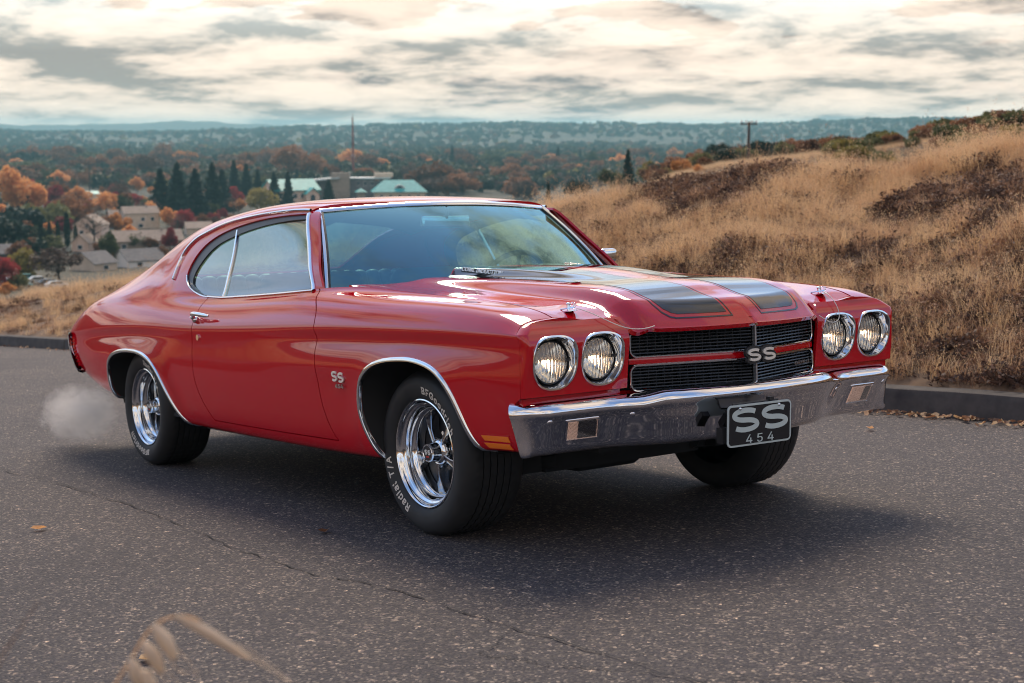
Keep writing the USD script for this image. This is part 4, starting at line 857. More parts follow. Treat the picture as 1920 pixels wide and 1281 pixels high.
im = obj('interior_mirror', tm(rbox((-1.085, -.02, 1.225), (.03, .27, .062), .014)), 'chrome', car, 40)
obj('mirror_stem', tube([(-1.075, -.02, 1.24), (-1.06, -.02, 1.275), (-1.075, -.02, 1.295)], .007, 8), 'black_trim', im, True)
# ---------------------------------------------------------------- materials of the place
mat('asphalt', {'tc': ('texture_coordinate', {}),
    'v': ('voronoi_texture', {'scale': 135.0}), 'v2': ('voronoi_texture', {'scale': 62.0}), 'n': ('noise_texture', {'scale': 0.55, 'detail': 5.0, 'roughness': 0.6}), 'nf': ('noise_texture', {'scale': 300.0, 'detail': 2.0}),
    'sc': ('separate_color', {}), 'r': ('rgb_ramp', {'ramp': [(0.0, (0.027, 0.026, 0.034)), (0.50, (0.051, 0.047, 0.055)), (0.80, (0.082, 0.073, 0.070)), (0.93, (0.135, 0.118, 0.104)), (1.0, (0.34, 0.285, 0.235))]}),
    'sc2': ('separate_color', {}), 'r2': ('rgb_ramp', {'ramp': [(0.0, (0.75, 0.75, 0.76)), (0.90, (1.0, 1.0, 1.0)), (0.955, (1.25, 1.2, 1.12)), (0.985, (2.6, 2.35, 2.0))]}),
    'rn': ('rgb_ramp', {'ramp': [(0.30, (0.74, 0.73, 0.76)), (0.52, (1.0, 0.97, 0.95)), (0.70, (1.22, 1.14, 1.06))]}),
    'm1': ('mix', {'mix_type': 'multiply', 'fac': 1.0}), 'm2': ('mix', {'mix_type': 'multiply', 'fac': 1.0}),
    'b': ('bump', {'strength': 0.65, 'distance': 0.006, 'invert': True}), 'p': ('principled_bsdf', {'roughness': 0.82, 'specular_ior_level': 0.35})},
    [('tc.object', 'v.vector'), ('tc.object', 'v2.vector'), ('tc.object', 'n.vector'), ('tc.object', 'nf.vector'), ('v.color', 'sc.color'), ('sc.r', 'r.fac'), ('v2.color', 'sc2.color'), ('sc2.r', 'r2.fac'), ('n.fac', 'rn.fac'),
     ('r.color', 'm1.color1'), ('r2.color', 'm1.color2'), ('m1.color', 'm2.color1'), ('rn.color', 'm2.color2'), ('m2.color', 'p.base_color'), ('v.distance', 'b.height'), ('b.normal', 'p.normal')])
plain('crack_dark', (0.012, 0.012, 0.013), 0.95)
speckled('kerb_concrete', (0.030, 0.026, 0.025), (0.078, 0.068, 0.060), 7.0, 0.9, 8.0, 0.3, 0.7, bump=0.5, bdist=0.01)
speckled('bank_soil', (0.055, 0.033, 0.022), (0.17, 0.105, 0.058), 2.2, 0.95, 9.0, 0.32, 0.68, bump=0.8, bdist=0.05)
speckled('valley_soil', (0.022, 0.028, 0.018), (0.080, 0.068, 0.038), 0.02, 0.95, 8.0, 0.38, 0.62)
def leafy(name, ca, cb, trans=0.35, scale=0.9, rough=0.65):
    """Leaves: two tones by clump and by tree, a little light through them."""
    mat(name, {'oi': ('object_info', {}), 'tc': ('texture_coordinate', {}), 'n': ('noise_texture', {'scale': scale, 'detail': 3.0}), 'a': ('math', {'math_type': 'multiply_add', 'value2': 0.45}), 'r': ('rgb_ramp', {'ramp': [(0.42, ca), (0.82, cb)]}),
        'p': ('principled_bsdf', {'roughness': rough, 'specular_ior_level': 0.25}), 't': ('translucent_bsdf', {}), 'm': ('mix_closure', {'fac': trans})},
        [('tc.object', 'n.vector'), ('oi.random', 'a.value1'), ('n.fac', 'a.value3'), ('a.value', 'r.fac'), ('r.color', 'p.base_color'), ('r.color', 't.color'), ('p.BSDF', 'm.closure1'), ('t.BSDF', 'm.closure2')], surface='m.closure')
leafy('straw_pale', (0.58, 0.365, 0.185), (0.79, 0.56, 0.325), 0.42, 3.0)
leafy('straw_gold', (0.46, 0.275, 0.155), (0.66, 0.42, 0.25), 0.42, 3.0)
leafy('straw_brown', (0.13, 0.07, 0.048), (0.28, 0.155, 0.095), 0.25, 3.0)
leafy('weed_dark', (0.045, 0.028, 0.024), (0.10, 0.06, 0.044), 0.15, 3.0)
leafy('straw_white', (0.68, 0.52, 0.38), (0.80, 0.66, 0.50), 0.4, 3.0)
leafy('weed_green', (0.06, 0.075, 0.025), (0.12, 0.12, 0.045), 0.3, 3.0)
leafy('needles_dark', (0.010, 0.022, 0.018), (0.028, 0.048, 0.030), 0.12)
leafy('leaf_green', (0.035, 0.048, 0.020), (0.085, 0.095, 0.035), 0.3)
leafy('leaf_bush', (0.075, 0.085, 0.030), (0.17, 0.165, 0.065), 0.35)
leafy('leaf_yellow', (0.16, 0.135, 0.032), (0.30, 0.235, 0.06), 0.35)
leafy('leaf_orange', (0.46, 0.20, 0.060), (0.75, 0.38, 0.15), 0.5)
leafy('leaf_rust', (0.13, 0.058, 0.030), (0.28, 0.125, 0.058), 0.4)
leafy('leaf_brown', (0.065, 0.040, 0.030), (0.13, 0.075, 0.052), 0.25)
leafy('leaf_red', (0.17, 0.018, 0.026), (0.36, 0.05, 0.05), 0.42)
leafy('far_green', (0.018, 0.036, 0.030), (0.085, 0.085, 0.040), 0.2, 0.02)
speckled('bark', (0.035, 0.026, 0.020), (0.085, 0.065, 0.05), 6.0, 0.9)
speckled('wall_beige', (0.52, 0.40, 0.29), (0.62, 0.49, 0.37), 0.8, 0.85)
speckled('wall_peach', (0.58, 0.40, 0.30), (0.66, 0.48, 0.37), 0.8, 0.85)
speckled('wall_grey', (0.10, 0.095, 0.10), (0.15, 0.14, 0.14), 0.8, 0.85)
speckled('wall_stone', (0.22, 0.17, 0.13), (0.34, 0.27, 0.21), 1.5, 0.9)
speckled('roof_grey', (0.12, 0.115, 0.115), (0.19, 0.175, 0.165), 1.2, 0.9)
speckled('roof_tan', (0.26, 0.20, 0.155), (0.36, 0.28, 0.22), 1.2, 0.9)
speckled('roof_teal', (0.03, 0.30, 0.28), (0.06, 0.40, 0.37), 0.5, 0.45)
speckled('roof_pale', (0.40, 0.46, 0.45), (0.50, 0.54, 0.52), 0.5, 0.5)
plain('house_glass', (0.03, 0.04, 0.05), 0.1)
plain('trim_white', (0.70, 0.67, 0.62), 0.5)
plain('pole_brown', (0.06, 0.042, 0.035), 0.8)
plain('mast_red', (0.20, 0.055, 0.04), 0.6)

# ---------------------------------------------------------------- road, kerbs, banks (road's frame)
def kerb_y(x): return np.interp(x, [-80, -45, -25, -17.8, -10, -4, 0, 6, 40], [-5, -.8, 1.75, 2.55, 3.12, 3.30, 3.24, 3.12, 2.2])
rx = np.r_[np.arange(-70, -20, 1.0), np.arange(-20, 8, .25), np.arange(8, 41, 1.5)]; rt = np.linspace(0, 1, 30)
tag(obj('road', sheet(np.array([[[x, -3.45 + (kerb_y(x) + 3.45) * t, 0.004 * math.sin(x * .7 + t * 5)] for t in rt] for x in rx])), 'asphalt', None, True, world=True), kind='structure')
def kerb(yf, side):
    pr = [(0, -.05), (.012, .10), (.03, .142), (.055, .150), (.16, .152), (.175, .14), (.18, -.05)]
    xs = np.arange(-60, 34, .22); js = np.arange(-58, 32, 3.05); xs = np.unique(np.r_[xs, js - .016, js - .007, js + .007, js + .016]); G = []
    for x in xs:
        jt_ = .014 if np.abs(js - x).min() < .008 else 0.0
        w = (meshkit.fbm(np.array([[x * 1.7, side, 0]]), 3)[0] - .5) * .02; G.append([[x, yf(x) + side * (d + w + (jt_ if d < .1 else 0)), z + ((w * .6 - jt_) if z > 0 else 0)] for d, z in pr])
    m = tmesh(sheet(np.array(G))); 
    if m.face_normals[len(m.faces) // 4 + 3][2] < 0 or m.face_normals[2] @ [0, -side, 0] < 0: m.faces = m.faces[:, ::-1]
    return m
tag(obj('kerb', kerb(kerb_y, 1), 'kerb_concrete', None, 30, world=True), kind='structure')
tag(obj('kerb', kerb(lambda x: -3.40, -1), 'kerb_concrete', None, 30, world=True), kind='structure')
def crack(pts, wd, seed, name='road_crack'):
    r = np.random.default_rng(seed); p = np.asarray(pts, float); p = np.stack([np.interp(np.linspace(0, 1, 420), np.linspace(0, 1, len(p)), p[:, k]) for k in (0, 1)], 1); n = len(p)
    j = gaussian_filter1d(r.normal(0, 1, n), 1.2) * .011 + gaussian_filter1d(r.normal(0, 1, n), 7) * .03; w = wd * np.clip(gaussian_filter1d(r.normal(.62, 1.0, n), 2.0), .06, 2.2)
    t = np.gradient(p, axis=0); t /= np.linalg.norm(t, axis=1, keepdims=True); s = np.stack([-t[:, 1], t[:, 0]], 1); c = p + s * j[:, None]
    G = np.stack([np.c_[c - s * w[:, None], np.full(n, .0072)], np.c_[c + s * w[:, None], np.full(n, .0072)]], 1); m = tmesh(sheet(G)); m.faces = m.faces if m.face_normals[3][2] > 0 else m.faces[:, ::-1]
    tag(obj(name, m, 'crack_dark', None, False, world=True), kind='structure')
crack([(-6, -1.62), (-3.387, -1.498), (-2.583, -1.446), (-1.305, -1.431), (-.347, -1.515), (.33, -1.491), (.758, -1.414), (1.427, -1.403), (2.4, -1.36), (4.5, -1.3)], .0030, 3)
crack([(1.35, -1.42), (1.50, -1.62), (1.72, -1.55), (2.05, -1.36), (2.25, -1.12), (2.6, -.9)], .0020, 5)

def bank_crest(x): return np.interp(x, [-60, -40.5, -35.3, -31, -27.8, -24.4, -17.5, -13.4, -11.0, -9.2, -7.3, -5.7, -4.3, 0, 10, 30], [-1.3, -.55, -.10, .22, .55, .84, 1.28, 1.52, 1.82, 2.03, 2.06, 1.98, 1.92, 1.95, 2.2, 2.6])
def bank_z(x, y):
    d = y - kerb_y(x) - .18; g = np.interp(d, [0, .5, 1.3, 2.4, 3.3, 4.4, 5.6, 6.8, 9, 12, 16, 24], [.02, .09, .23, .47, .53, .72, .86, .88, .78, .60, .4, .2])
    q = np.stack([x * .55, y * .9, 0 * x], -1); b = (meshkit.fbm(q, 4, 3) - .5) * .34 * np.clip(d / 1.2, 0, 1); gul = -.16 * np.clip(meshkit.fbm(np.stack([x * .5 + y * .6, y * .35, 0 * x + 5], -1), 3, 9) - .56, 0, 1) * 4 * np.clip(d / 2, 0, 1)
    c = bank_crest(x); drop = np.interp(d, [0, 6, 9, 12, 16, 24], [0, 0, .12, .5, 1.6, 4.2]) + np.clip(.2 - c, 0, 2) * np.clip((d - 4) / 5, 0, 1) * .6
    return .128 + c * g - drop + b + gul
bxs = np.r_[np.arange(-62, -24, .6), np.arange(-24, 6, .2), np.arange(6, 30, .8)]; bt = np.r_[np.linspace(0, 9.5, 56), np.linspace(10, 24, 18)]
BX, BT = np.meshgrid(bxs, bt, indexing='ij'); BY = kerb_y(BX) + .17 + BT; BZ = bank_z(BX, BY); BZ[:, 0] = .135
tag(obj('grass_bank', sheet(np.stack([BX, BY, BZ], -1)), 'bank_soil', None, True, world=True), kind='structure')
nb = np.stack(np.meshgrid(np.r_[np.arange(-40, 28, 1.0)], np.linspace(-3.57, -16, 24), indexing='ij'), -1)
nbz = .13 + .04 * (-3.57 - nb[..., 1]) + (meshkit.fbm(np.concatenate([nb * .6, 0 * nb[..., :1]], -1), 3, 21) - .5) * .2 * np.clip((-3.57 - nb[..., 1]) / 1.0, 0, 1)
tag(obj('near_bank', (lambda G: (G[0], G[1][:, ::-1]))(sheet(np.concatenate([nb, nbz[..., None]], -1))), 'bank_soil', None, True, world=True), kind='structure')

# ---------------------------------------------------------------- dry grass
def blade(base, lean, h, w, bend, seg=3, az=None):
    az = rng.uniform(0, 2 * np.pi) if az is None else az; d = np.array([math.cos(az), math.sin(az), 0]); s = np.array([-d[1], d[0], 0]); t = np.linspace(0, 1, seg + 1)
    c = base + d * (lean * t + bend * t ** 2.2)[:, None] * h + np.array([0, 0, 1.0]) * (t * h * (1 - .35 * bend * t))[:, None]; ww = (w * (1 - t) ** .6 * .5)[:, None] * s
    V = []; F = []
    for k in range(seg): V += [c[k] - ww[k], c[k] + ww[k]]
    V.append(c[-1]); n = 0
    for k in range(seg - 1): F += [[2 * k, 2 * k + 1, 2 * k + 3], [2 * k, 2 * k + 3, 2 * k + 2]]
    F.append([2 * seg - 2, 2 * seg - 1, 2 * seg]); return np.array(V), np.array(F), c
def tuft(n, h, spread, w, bend, heads=0.0, headsize=1.0):
    V, F, o = [], [], 0
    for _ in range(n):
        b = np.array([rng.normal(0, spread), rng.normal(0, spread), -.02]); hh = h * rng.uniform(.55, 1.15); v, f, c = blade(b, rng.uniform(-.05, .35), hh, w, rng.uniform(.05, bend)); V.append(v); F.append(f + o); o += len(v)
        if rng.random() < heads:
            for _k in range(rng.integers(3, 7)):
                q = c[-1] + rng.normal(0, 1, 3) * [.016, .016, .03] * headsize; a = rng.normal(0, 1, 3); a /= np.linalg.norm(a); bb = np.cross(a, rng.normal(0, 1, 3)); bb /= np.linalg.norm(bb)
                v = np.array([q - a * .012 * headsize, q + bb * .003 * headsize, q + a * .012 * headsize, q - bb * .003 * headsize]); V.append(v); F.append(np.array([[0, 1, 2], [0, 2, 3]]) + o); o += 4
    return np.vstack(V), np.vstack(F)
def weed(n, h, spread):
    """A dead broad-leaved clump: short stems and crumpled leaves."""
    V, F, o = [], [], 0
    for _ in range(n):
        q = rng.normal(0, 1, 3) * [spread, spread, h * .4]; q[2] = abs(q[2]) * .9; a = rng.normal(0, 1, 3); a /= np.linalg.norm(a); b = np.cross(a, rng.normal(0, 1, 3)); b /= np.linalg.norm(b); s = rng.uniform(.012, .034)
        V.append(np.array([q - a * s, q + b * s * .5, q + a * s, q - b * s * .5])); F.append(np.array([[0, 1, 2], [0, 2, 3]]) + o); o += 4
    for _ in range(8):
        v, f, _c = blade(np.array([rng.normal(0, spread * .5), rng.normal(0, spread * .5), -.02]), rng.uniform(0, .5), h * rng.uniform(.6, 1.3), .005, .3); V.append(v); F.append(f + o); o += len(v)
    return np.vstack(V), np.vstack(F)
def instancer(name, protos, pos, which, scale, quat, kind='stuff', label=None, catg=None):
    pi = UsdGeom.PointInstancer.Define(stage, '/World/' + name); rel = pi.CreatePrototypesRel()
    for k, ((V, F), m) in enumerate(protos):
        pth = f'/World/{name}/prototypes/clump_{k:03d}' if k else f'/World/{name}/prototypes/clump'; write(pth, V, F, m); rel.AddTarget(pth)
    pi.CreatePositionsAttr(Vt.Vec3fArray.FromNumpy(np.asarray(pos, np.float32))); pi.CreateProtoIndicesAttr(Vt.IntArray.FromNumpy(np.asarray(which, np.int32)))
    pi.CreateScalesAttr(Vt.Vec3fArray.FromNumpy(np.asarray(scale, np.float32)))
    q = np.asarray(quat, np.float32); pi.CreateOrientationsAttr(Vt.QuathArray([Gf.Quath(float(a[0]), float(a[1]), float(a[2]), float(a[3])) for a in q]))
    return tag(pi, label, catg, kind=kind)
def zquat(n, tilt=.12):
    a = rng.uniform(0, 2 * np.pi, n); t = rng.normal(0, tilt, (n, 2)); q = np.stack([np.cos(a / 2), t[:, 0] / 2, t[:, 1] / 2, np.sin(a / 2)], 1); return q / np.linalg.norm(q, axis=1, keepdims=True)
GP = [(tuft(30, .30, .05, .0042, .8), 'straw_pale'), (tuft(30, .26, .06, .0042, 1.0), 'straw_gold'), (tuft(26, .36, .05, .0040, .7, .35), 'straw_pale'), (tuft(26, .34, .05, .0040, .8, .25), 'straw_gold'),
      (tuft(24, .20, .07, .0045, 1.3), 'straw_brown'), (weed(70, .16, .085), 'weed_dark'), (tuft(7, .50, .05, .0034, .5, .55, .9), 'straw_gold'), (weed(60, .14, .08), 'straw_brown'), (tuft(30, .22, .04, .006, .6), 'weed_green')]
def scatter_bank(n, x0, x1, d1, dens):
    x = rng.uniform(x0, x1, n); d = rng.uniform(0.05, d1, n); y = kerb_y(x) + .20 + d; keep = rng.random(n) < dens(x, d); return x[keep], y[keep], d[keep]
def dens(x, d): return np.clip(1.15 - .04 * d, .3, 1)
X1, Y1, D1 = scatter_bank(52000, -13.5, 3.5, 8.2, dens); X2, Y2, D2 = scatter_bank(15000, -46, -13.5, 8.5, dens)
gx_, gy_, gd_ = np.r_[X1, X2], np.r_[Y1, Y2], np.r_[D1, D2]; gz_ = bank_z(gx_, gy_)
patch = meshkit.fbm(np.stack([gx_ * .42 + .3 * gy_, gy_ * .75, 0 * gx_], -1), 4, 31); fine = meshkit.fbm(np.stack([gx_ * 1.6, gy_ * 2.2, 0 * gx_ + 3], -1), 3, 33)
right_dark = np.clip((gx_ + 5.5) / 5, 0, 1) * .07
bare = (patch + .35 * (fine - .5) + right_dark * np.clip(1 - gd_ / 8, 0, 1)) > .557
u = rng.random(len(gx_)); wh = np.where(u < .32, 0, np.where(u < .56, 1, np.where(u < .78, 2, np.where(u < .97, 3, 6))))
wh = np.where(bare, np.where(u < .42, 5, np.where(u < .70, 7, np.where(u < .93, 4, 1))), wh)
wh = np.where((~bare) & (rng.random(len(gx_)) < np.clip(.12 + .66 * (gx_ > -10) * np.clip(1.15 - gd_ / 4.8, 0, 1), 0, .68)), np.where(u < .5, 4, np.where(u < .8, 7, 5)), wh)
crest = (gd_ > 4.6) & (gd_ < 7.2); wh = np.where(crest & (rng.random(len(gx_)) < .03), 6, wh)
pk = meshkit.fbm(np.stack([gx_ * 3.1, gy_ * 3.6, 0 * gx_ + 9], -1), 2, 37); wh = np.where((pk > .60) & (u < .75), np.where(u < .3, 5, np.where(u < .55, 4, 7)), wh)
grn = (np.hypot(gx_ + .85, gy_ - 4.6) < .28); wh = np.where(grn & (u < .5), 8, wh)
sc_ = .88 * rng.uniform(.7, 1.25, len(gx_)) * (.50 + .8 * meshkit.fbm(np.stack([gx_ * 2.0, gy_ * 2.4, 0 * gx_ + 14], -1), 2, 39)) * np.where(bare, .9, 1.0) * np.clip(.72 + gd_ * .055, .6, 1.1); thin = bare & (rng.random(len(gx_)) < .45)
k = ~thin; pos = toW(np.stack([gx_, gy_, gz_], 1))[k]
instancer('dry_grass', GP, pos, wh[k], np.repeat(sc_[k, None], 3, 1), zquat(k.sum()), 'stuff', 'dry golden grass and dead weeds covering the bank behind the kerb', 'grass')
n = 9000; x = rng.uniform(-16, 16, n); d = rng.uniform(0.02, 5.0, n); y = -3.62 - d; z = .13 + .04 * d
kk = np.hypot(x - CAM[0], y - CAM[1]) > .75; vis_ = ~((x < CAM[0] + .2) & (d < .9) & (x > -3))    # none between the lens and the road
kk &= vis_
instancer('near_grass', GP[:4], toW(np.stack([x, y, z], 1))[kk], rng.integers(0, 4, kk.sum()), np.repeat(rng.uniform(.6, 1.1, (kk.sum(), 1)), 3, 1), zquat(kk.sum()), 'stuff', 'dry grass on the bank along the near side of the road', 'grass')
# fallen leaves along the kerb
lv = []
for _ in range(5):
    a = np.linspace(0, 2 * np.pi, 7)[:-1]; v = np.c_[np.cos(a) * .022, np.sin(a) * .013, .004 + rng.uniform(-.004, .007, 6)]; lv.append(((np.vstack([v, [0, 0, .0]]), np.array([[6, q, (q + 1) % 6] for q in range(6)])), ('leaf_rust', 'straw_brown', 'straw_gold', 'leaf_brown', 'straw_pale')[_]))
n = 900; x = np.r_[rng.uniform(-4.5, 1.5, 700), rng.uniform(-18, -4, 200)]; y = kerb_y(x) - np.abs(rng.normal(0, .09, n)) - .01
instancer('fallen_leaves', lv, toW(np.stack([x, y, np.full(n, .010)], 1)), rng.integers(0, 5, n), np.repeat(rng.uniform(.5, 1.3, (n, 1)), 3, 1), zquat(n, .3), 'stuff', 'dead leaves drifted along the foot of the kerb', 'leaves')
lone = [((.94, -2.33), 'straw_pale', 'small pale leaf on the asphalt under the arching grass stalk'), ((-.34, -1.12), 'leaf_rust', 'dry brown leaf on the road between the crack and the front wheel'), ((-.76, 2.53), 'leaf_orange', 'curled orange leaf on the road just short of the kerb'), ((-1.30, -1.93), 'leaf_orange', 'small orange leaf on open asphalt at the left, below the long crack')]
for (x_, y_), m_, lb in lone:
    V, F = lv[0][0]; tag(obj('fallen_leaf', (V @ rz(rng.uniform(0, 6)).T * 1.5 + [x_, y_, .010], F), m_, None, False, world=True), lb, 'leaf')

# ---------------------------------------------------------------- stems close to the lens
def at_depth(px, py, dep): 
    d = np.array([(px - 960) / CF, -(py - 640.5) / CF, 1.0]) @ cam_rows(); return CAM + d * dep
dp = 1.42
stem = [at_depth(150, 1420, dp), at_depth(205, 1300, dp), at_depth(250, 1228, dp), at_depth(290, 1172, dp), at_depth(325, 1156, dp), at_depth(375, 1165, dp), at_depth(420, 1192, dp), at_depth(462, 1232, dp)]
root = stem[0] + np.array([-.02, -.02, -.0]); root[2] = .14
st = thing('grass_stalk', 'blurred straw-coloured grass stalk arching over the road in the near corner', 'grass stalk')
sp_ = spline([root + [0, 0, .0], root * .35 + stem[0] * .65 + [-.01, 0, 0]] + stem[:6], 60); obj('stem', tube(sp_, np.linspace(.0016, .0010, 60), 6), 'straw_pale', st, True, world=True)
def spikelet(a, b, r):
    p = spline([a, (a + b) / 2 + [0, 0, .002], b], 14); t = np.linspace(0, 1, 14); return tube(p, r * np.sin(np.pi * (t * .86 + .08)) ** .8 + .0004, 8)
for a, b, r in (((330, 1156), (468, 1236), .0046), ((288, 1172), (330, 1236), .0072), ((268, 1205), (305, 1262), .0070), ((245, 1235), (262, 1290), .0060), ((262, 1262), (292, 1294), .0062)):
    A_, B_ = at_depth(*a, dp), at_depth(*b, dp); sh_ = obj('seed_head', cat([spikelet(A_, B_, r), spikelet(A_ + [0, 0, .001], A_ * .25 + B_ * .75 + rng.normal(0, .003, 3), r * .8)]), 'straw_white', st, True, world=True)
    obj('awn', cat([tube(spline([A_ * .5 + B_ * .5, B_ + (B_ - A_) * .35 + rng.normal(0, .004, 3), B_ + (B_ - A_) * .9 + rng.normal(0, .012, 3)], 10), np.linspace(.0006, .0002, 10), 4) for _ in range(3)]), 'straw_white', sh_, True, world=True)
for q, (a, b) in enumerate((((-30, 1300), (72, 1128)), ((-60, 1310), (40, 1180)))):
    r0 = at_depth(*a, 1.3); g0 = r0 + np.array([-.03, -.03, 0]); g0[2] = .14
    t2 = thing('grass_stalk', ('thin reddish grass stem leaning in at the left edge, the longer one', 'thin reddish grass stem leaning in at the left edge, the shorter one')[q], 'grass stalk'); obj('stem', tube(spline([g0, r0, at_depth((a[0] + b[0]) / 2 - 4, (a[1] + b[1]) / 2, 1.3), at_depth(*b, 1.3)], 30), np.linspace(.0011, .0005, 30), 6), 'straw_brown', t2, True, world=True)
# ---------------------------------------------------------------- the valley beyond (upright world)
CX, CY, CZ = CAMW
AZ0 = math.atan2(RC[2][1], RC[2][0])
def az_of(px): d = wdir(px, 243); return math.atan2(d[1], d[0])
def px_of(az): return 960 + CF * np.tan(np.clip(AZ0 - az, -1.2, 1.2)) / math.cos(math.radians(8.4)) * 1.0
RR = [0, 14, 25, 45, 75, 110, 150, 200, 350, 500, 700, 900, 1300, 2000, 3000, 4000, 9000]
RZ = [-1.2, -2.8, -5.2, -9.5, -14.5, -19.5, -22.5, -25.5, -31.0, -32.8, -34.2, -35.2, -36.2, -37.2, -38, -39, -39]
def ridge(az, seed, f1): 
    q = np.stack([az * f1, 0 * az, 0 * az], -1); return meshkit.fbm(q, 5, seed)
def terrain(x, y):
    dx, dy = x - CX, y - CY; r = np.hypot(dx, dy); az = np.arctan2(dy, dx); p = px_of(az)
    ahead = smooth((np.cos(az - AZ0) - .50) / .25)
    z = np.interp(r, RR, RZ); z = z * ahead + (1 - ahead) * (-1.6 + .0 * r)
    z = z + (meshkit.fbm(np.stack([x / 90., y / 90., 0 * x], -1), 4, 11) - .5) * np.clip((r - 30) / 100, 0, 1) * np.clip(r / 300, .3, 7) * 2.2
    # hill with bushes close by on the right
    rowb = np.interp(p, [940, 1000, 1100, 1177, 1215, 1265, 1350, 1470, 1560, 1650, 1720, 1800, 1920, 2100, 2400], [392, 380, 354, 346, 337, 314, 295, 283, 272, 262, 252, 240, 222, 200, 180]); zs = CZ - r * (rowb - 243) / CF - .45 - r * .0018
    wsp = smooth((p - 940) / 90) * smooth((r - 62) / 40) * (1 - smooth((r - 365) / 130)) * ahead; z = z + (np.maximum(zs, z) - z) * wsp
    # long wooded ridge, and paler ones far behind it
    row1 = np.interp(p, [-600, 0, 200, 420, 480, 560, 700, 900, 1120, 1320, 1500, 1640, 2000, 2600], [250, 249, 251, 248, 245, 241, 240, 236, 235, 239, 234, 228, 224, 222]) - (ridge(az, 41, 60) - .5) * 7
    z1 = (243 - row1) / CF * 4600 + CZ; z = np.maximum(z, z - 0) + ahead * (z1 + 39) * np.exp(-np.abs((r - 4600) / 1250) ** 2.4)
    row2 = np.interp(p, [-600, -60, 40, 110, 300, 420, 560, 800, 2600], [231, 230, 236, 237, 229, 231, 236, 240, 240]) - (ridge(az, 43, 34) - .5) * 7
    z2 = (243 - row2) / CF * 8000 + CZ; z = z + ahead * (z2 + 39) * np.exp(-np.abs((r - 8000) / 800) ** 2.4)
    return z
rr = np.unique(np.r_[np.linspace(0, 40, 10), np.geomspace(40, 3000, 52), np.linspace(3100, 5600, 34), np.linspace(5700, 8900, 26)])
aa = np.unique(np.r_[np.linspace(AZ0 - math.pi, AZ0 + math.pi, 181), np.linspace(AZ0 - .42, AZ0 + .42, 330)])[:-1]
RRg, AAg = np.meshgrid(rr, aa, indexing='ij'); TX, TY_ = CX + RRg * np.cos(AAg), CY + RRg * np.sin(AAg); TZ = terrain(TX, TY_)
TV, TF = sheet(np.stack([TX, TY_, TZ], -1), closed_j=True); tn = np.cross(TV[TF[400, 1]] - TV[TF[400, 0]], TV[TF[400, 2]] - TV[TF[400, 0]]); TF = TF if tn[2] > 0 else TF[:, ::-1]
tag(obj('valley_ground', (TV, TF), 'valley_ground_look' if 'valley_ground_look' in MAT else 'valley_soil', None, True), kind='structure')
def ground_hit(px, py, rmin=32.0):
    """Where the line of sight through a point of the photograph meets the valley's ground."""
    d = wdir(px, py); h = math.hypot(d[0], d[1]); rs = np.geomspace(rmin, 8500, 1500); pts = CAMW + d * (rs / h)[:, None]; below_ = pts[:, 2] < terrain(pts[:, 0], pts[:, 1])
    k = int(np.argmax(below_)) if below_.any() else 900; return pts[k], rs[k]
# -------- trees: one kind each as a class, then one reference per tree
def leaf_quads(c, size, r, flat=1.0):
    n = len(c); a = r.normal(0, 1, (n, 3)); a[:, 2] *= flat; a /= np.linalg.norm(a, axis=1, keepdims=True); b = np.cross(a, r.normal(0, 1, (n, 3))); b /= np.linalg.norm(b, axis=1, keepdims=True) + 1e-9
    s = size * r.uniform(.6, 1.35, n)[:, None]; V = np.stack([c - a * s, c + b * s * .7, c + a * s, c - b * s * .7], 1).reshape(-1, 3); i = np.arange(n) * 4
    return V, np.vstack([np.stack([i, i + 1, i + 2], 1), np.stack([i, i + 2, i + 3], 1)])
def crown_round(seed, n=1500, w=.5, base=.22, lobes=16, size=.045, open_=.0):
    r = np.random.default_rng(seed); c = r.normal(0, 1, (lobes, 3)); c /= np.linalg.norm(c, axis=1, keepdims=True); c *= (r.uniform(.25, 1, lobes) ** .5)[:, None] * [w * .68, w * .68, .30]; c[:, 2] += base + .42; rad = r.uniform(.11, .20, lobes) * (w / .5)
    k = r.integers(0, lobes, n); d = r.normal(0, 1, (n, 3)); d /= np.linalg.norm(d, axis=1, keepdims=True); p = c[k] + d * (rad[k] * r.uniform(.55, 1.05, n))[:, None]; p[:, 2] = np.clip(p[:, 2], base * .8, 1.0); return leaf_quads(p, size, r)
def crown_cone(seed, n=1500, w=.22, base=.06, size=.035, power=.85):
    r = np.random.default_rng(seed); h = r.random(n) ** 1.5; ph = r.uniform(0, 2 * np.pi, n); lay = .80 + .20 * np.sin(h * 46 + ph * 1.0); R = w * (1 - h) ** power * lay * (.55 + .45 * r.random(n) ** .5) * (1 + .18 * np.sin(ph * 5 + seed)); z = base + (1 - base) * h - R * .18
    return leaf_quads(np.stack([R * np.cos(ph), R * np.sin(ph), z], 1), size * 1.0 * (1 - .5 * h), r, .6) if False else leaf_quads(np.stack([R * np.cos(ph), R * np.sin(ph), z], 1), size, r, .6)
def crown_column(seed, n=900, w=.09, size=.03):
    r = np.random.default_rng(seed); h = r.random(n); ph = r.uniform(0, 2 * np.pi, n); R = w * np.sin(np.pi * np.clip(h * .85 + .12, 0, 1)) ** .6 * (.6 + .4 * r.random(n)); return leaf_quads(np.stack([R * np.cos(ph), R * np.sin(ph), .04 + .96 * h], 1), size, r)
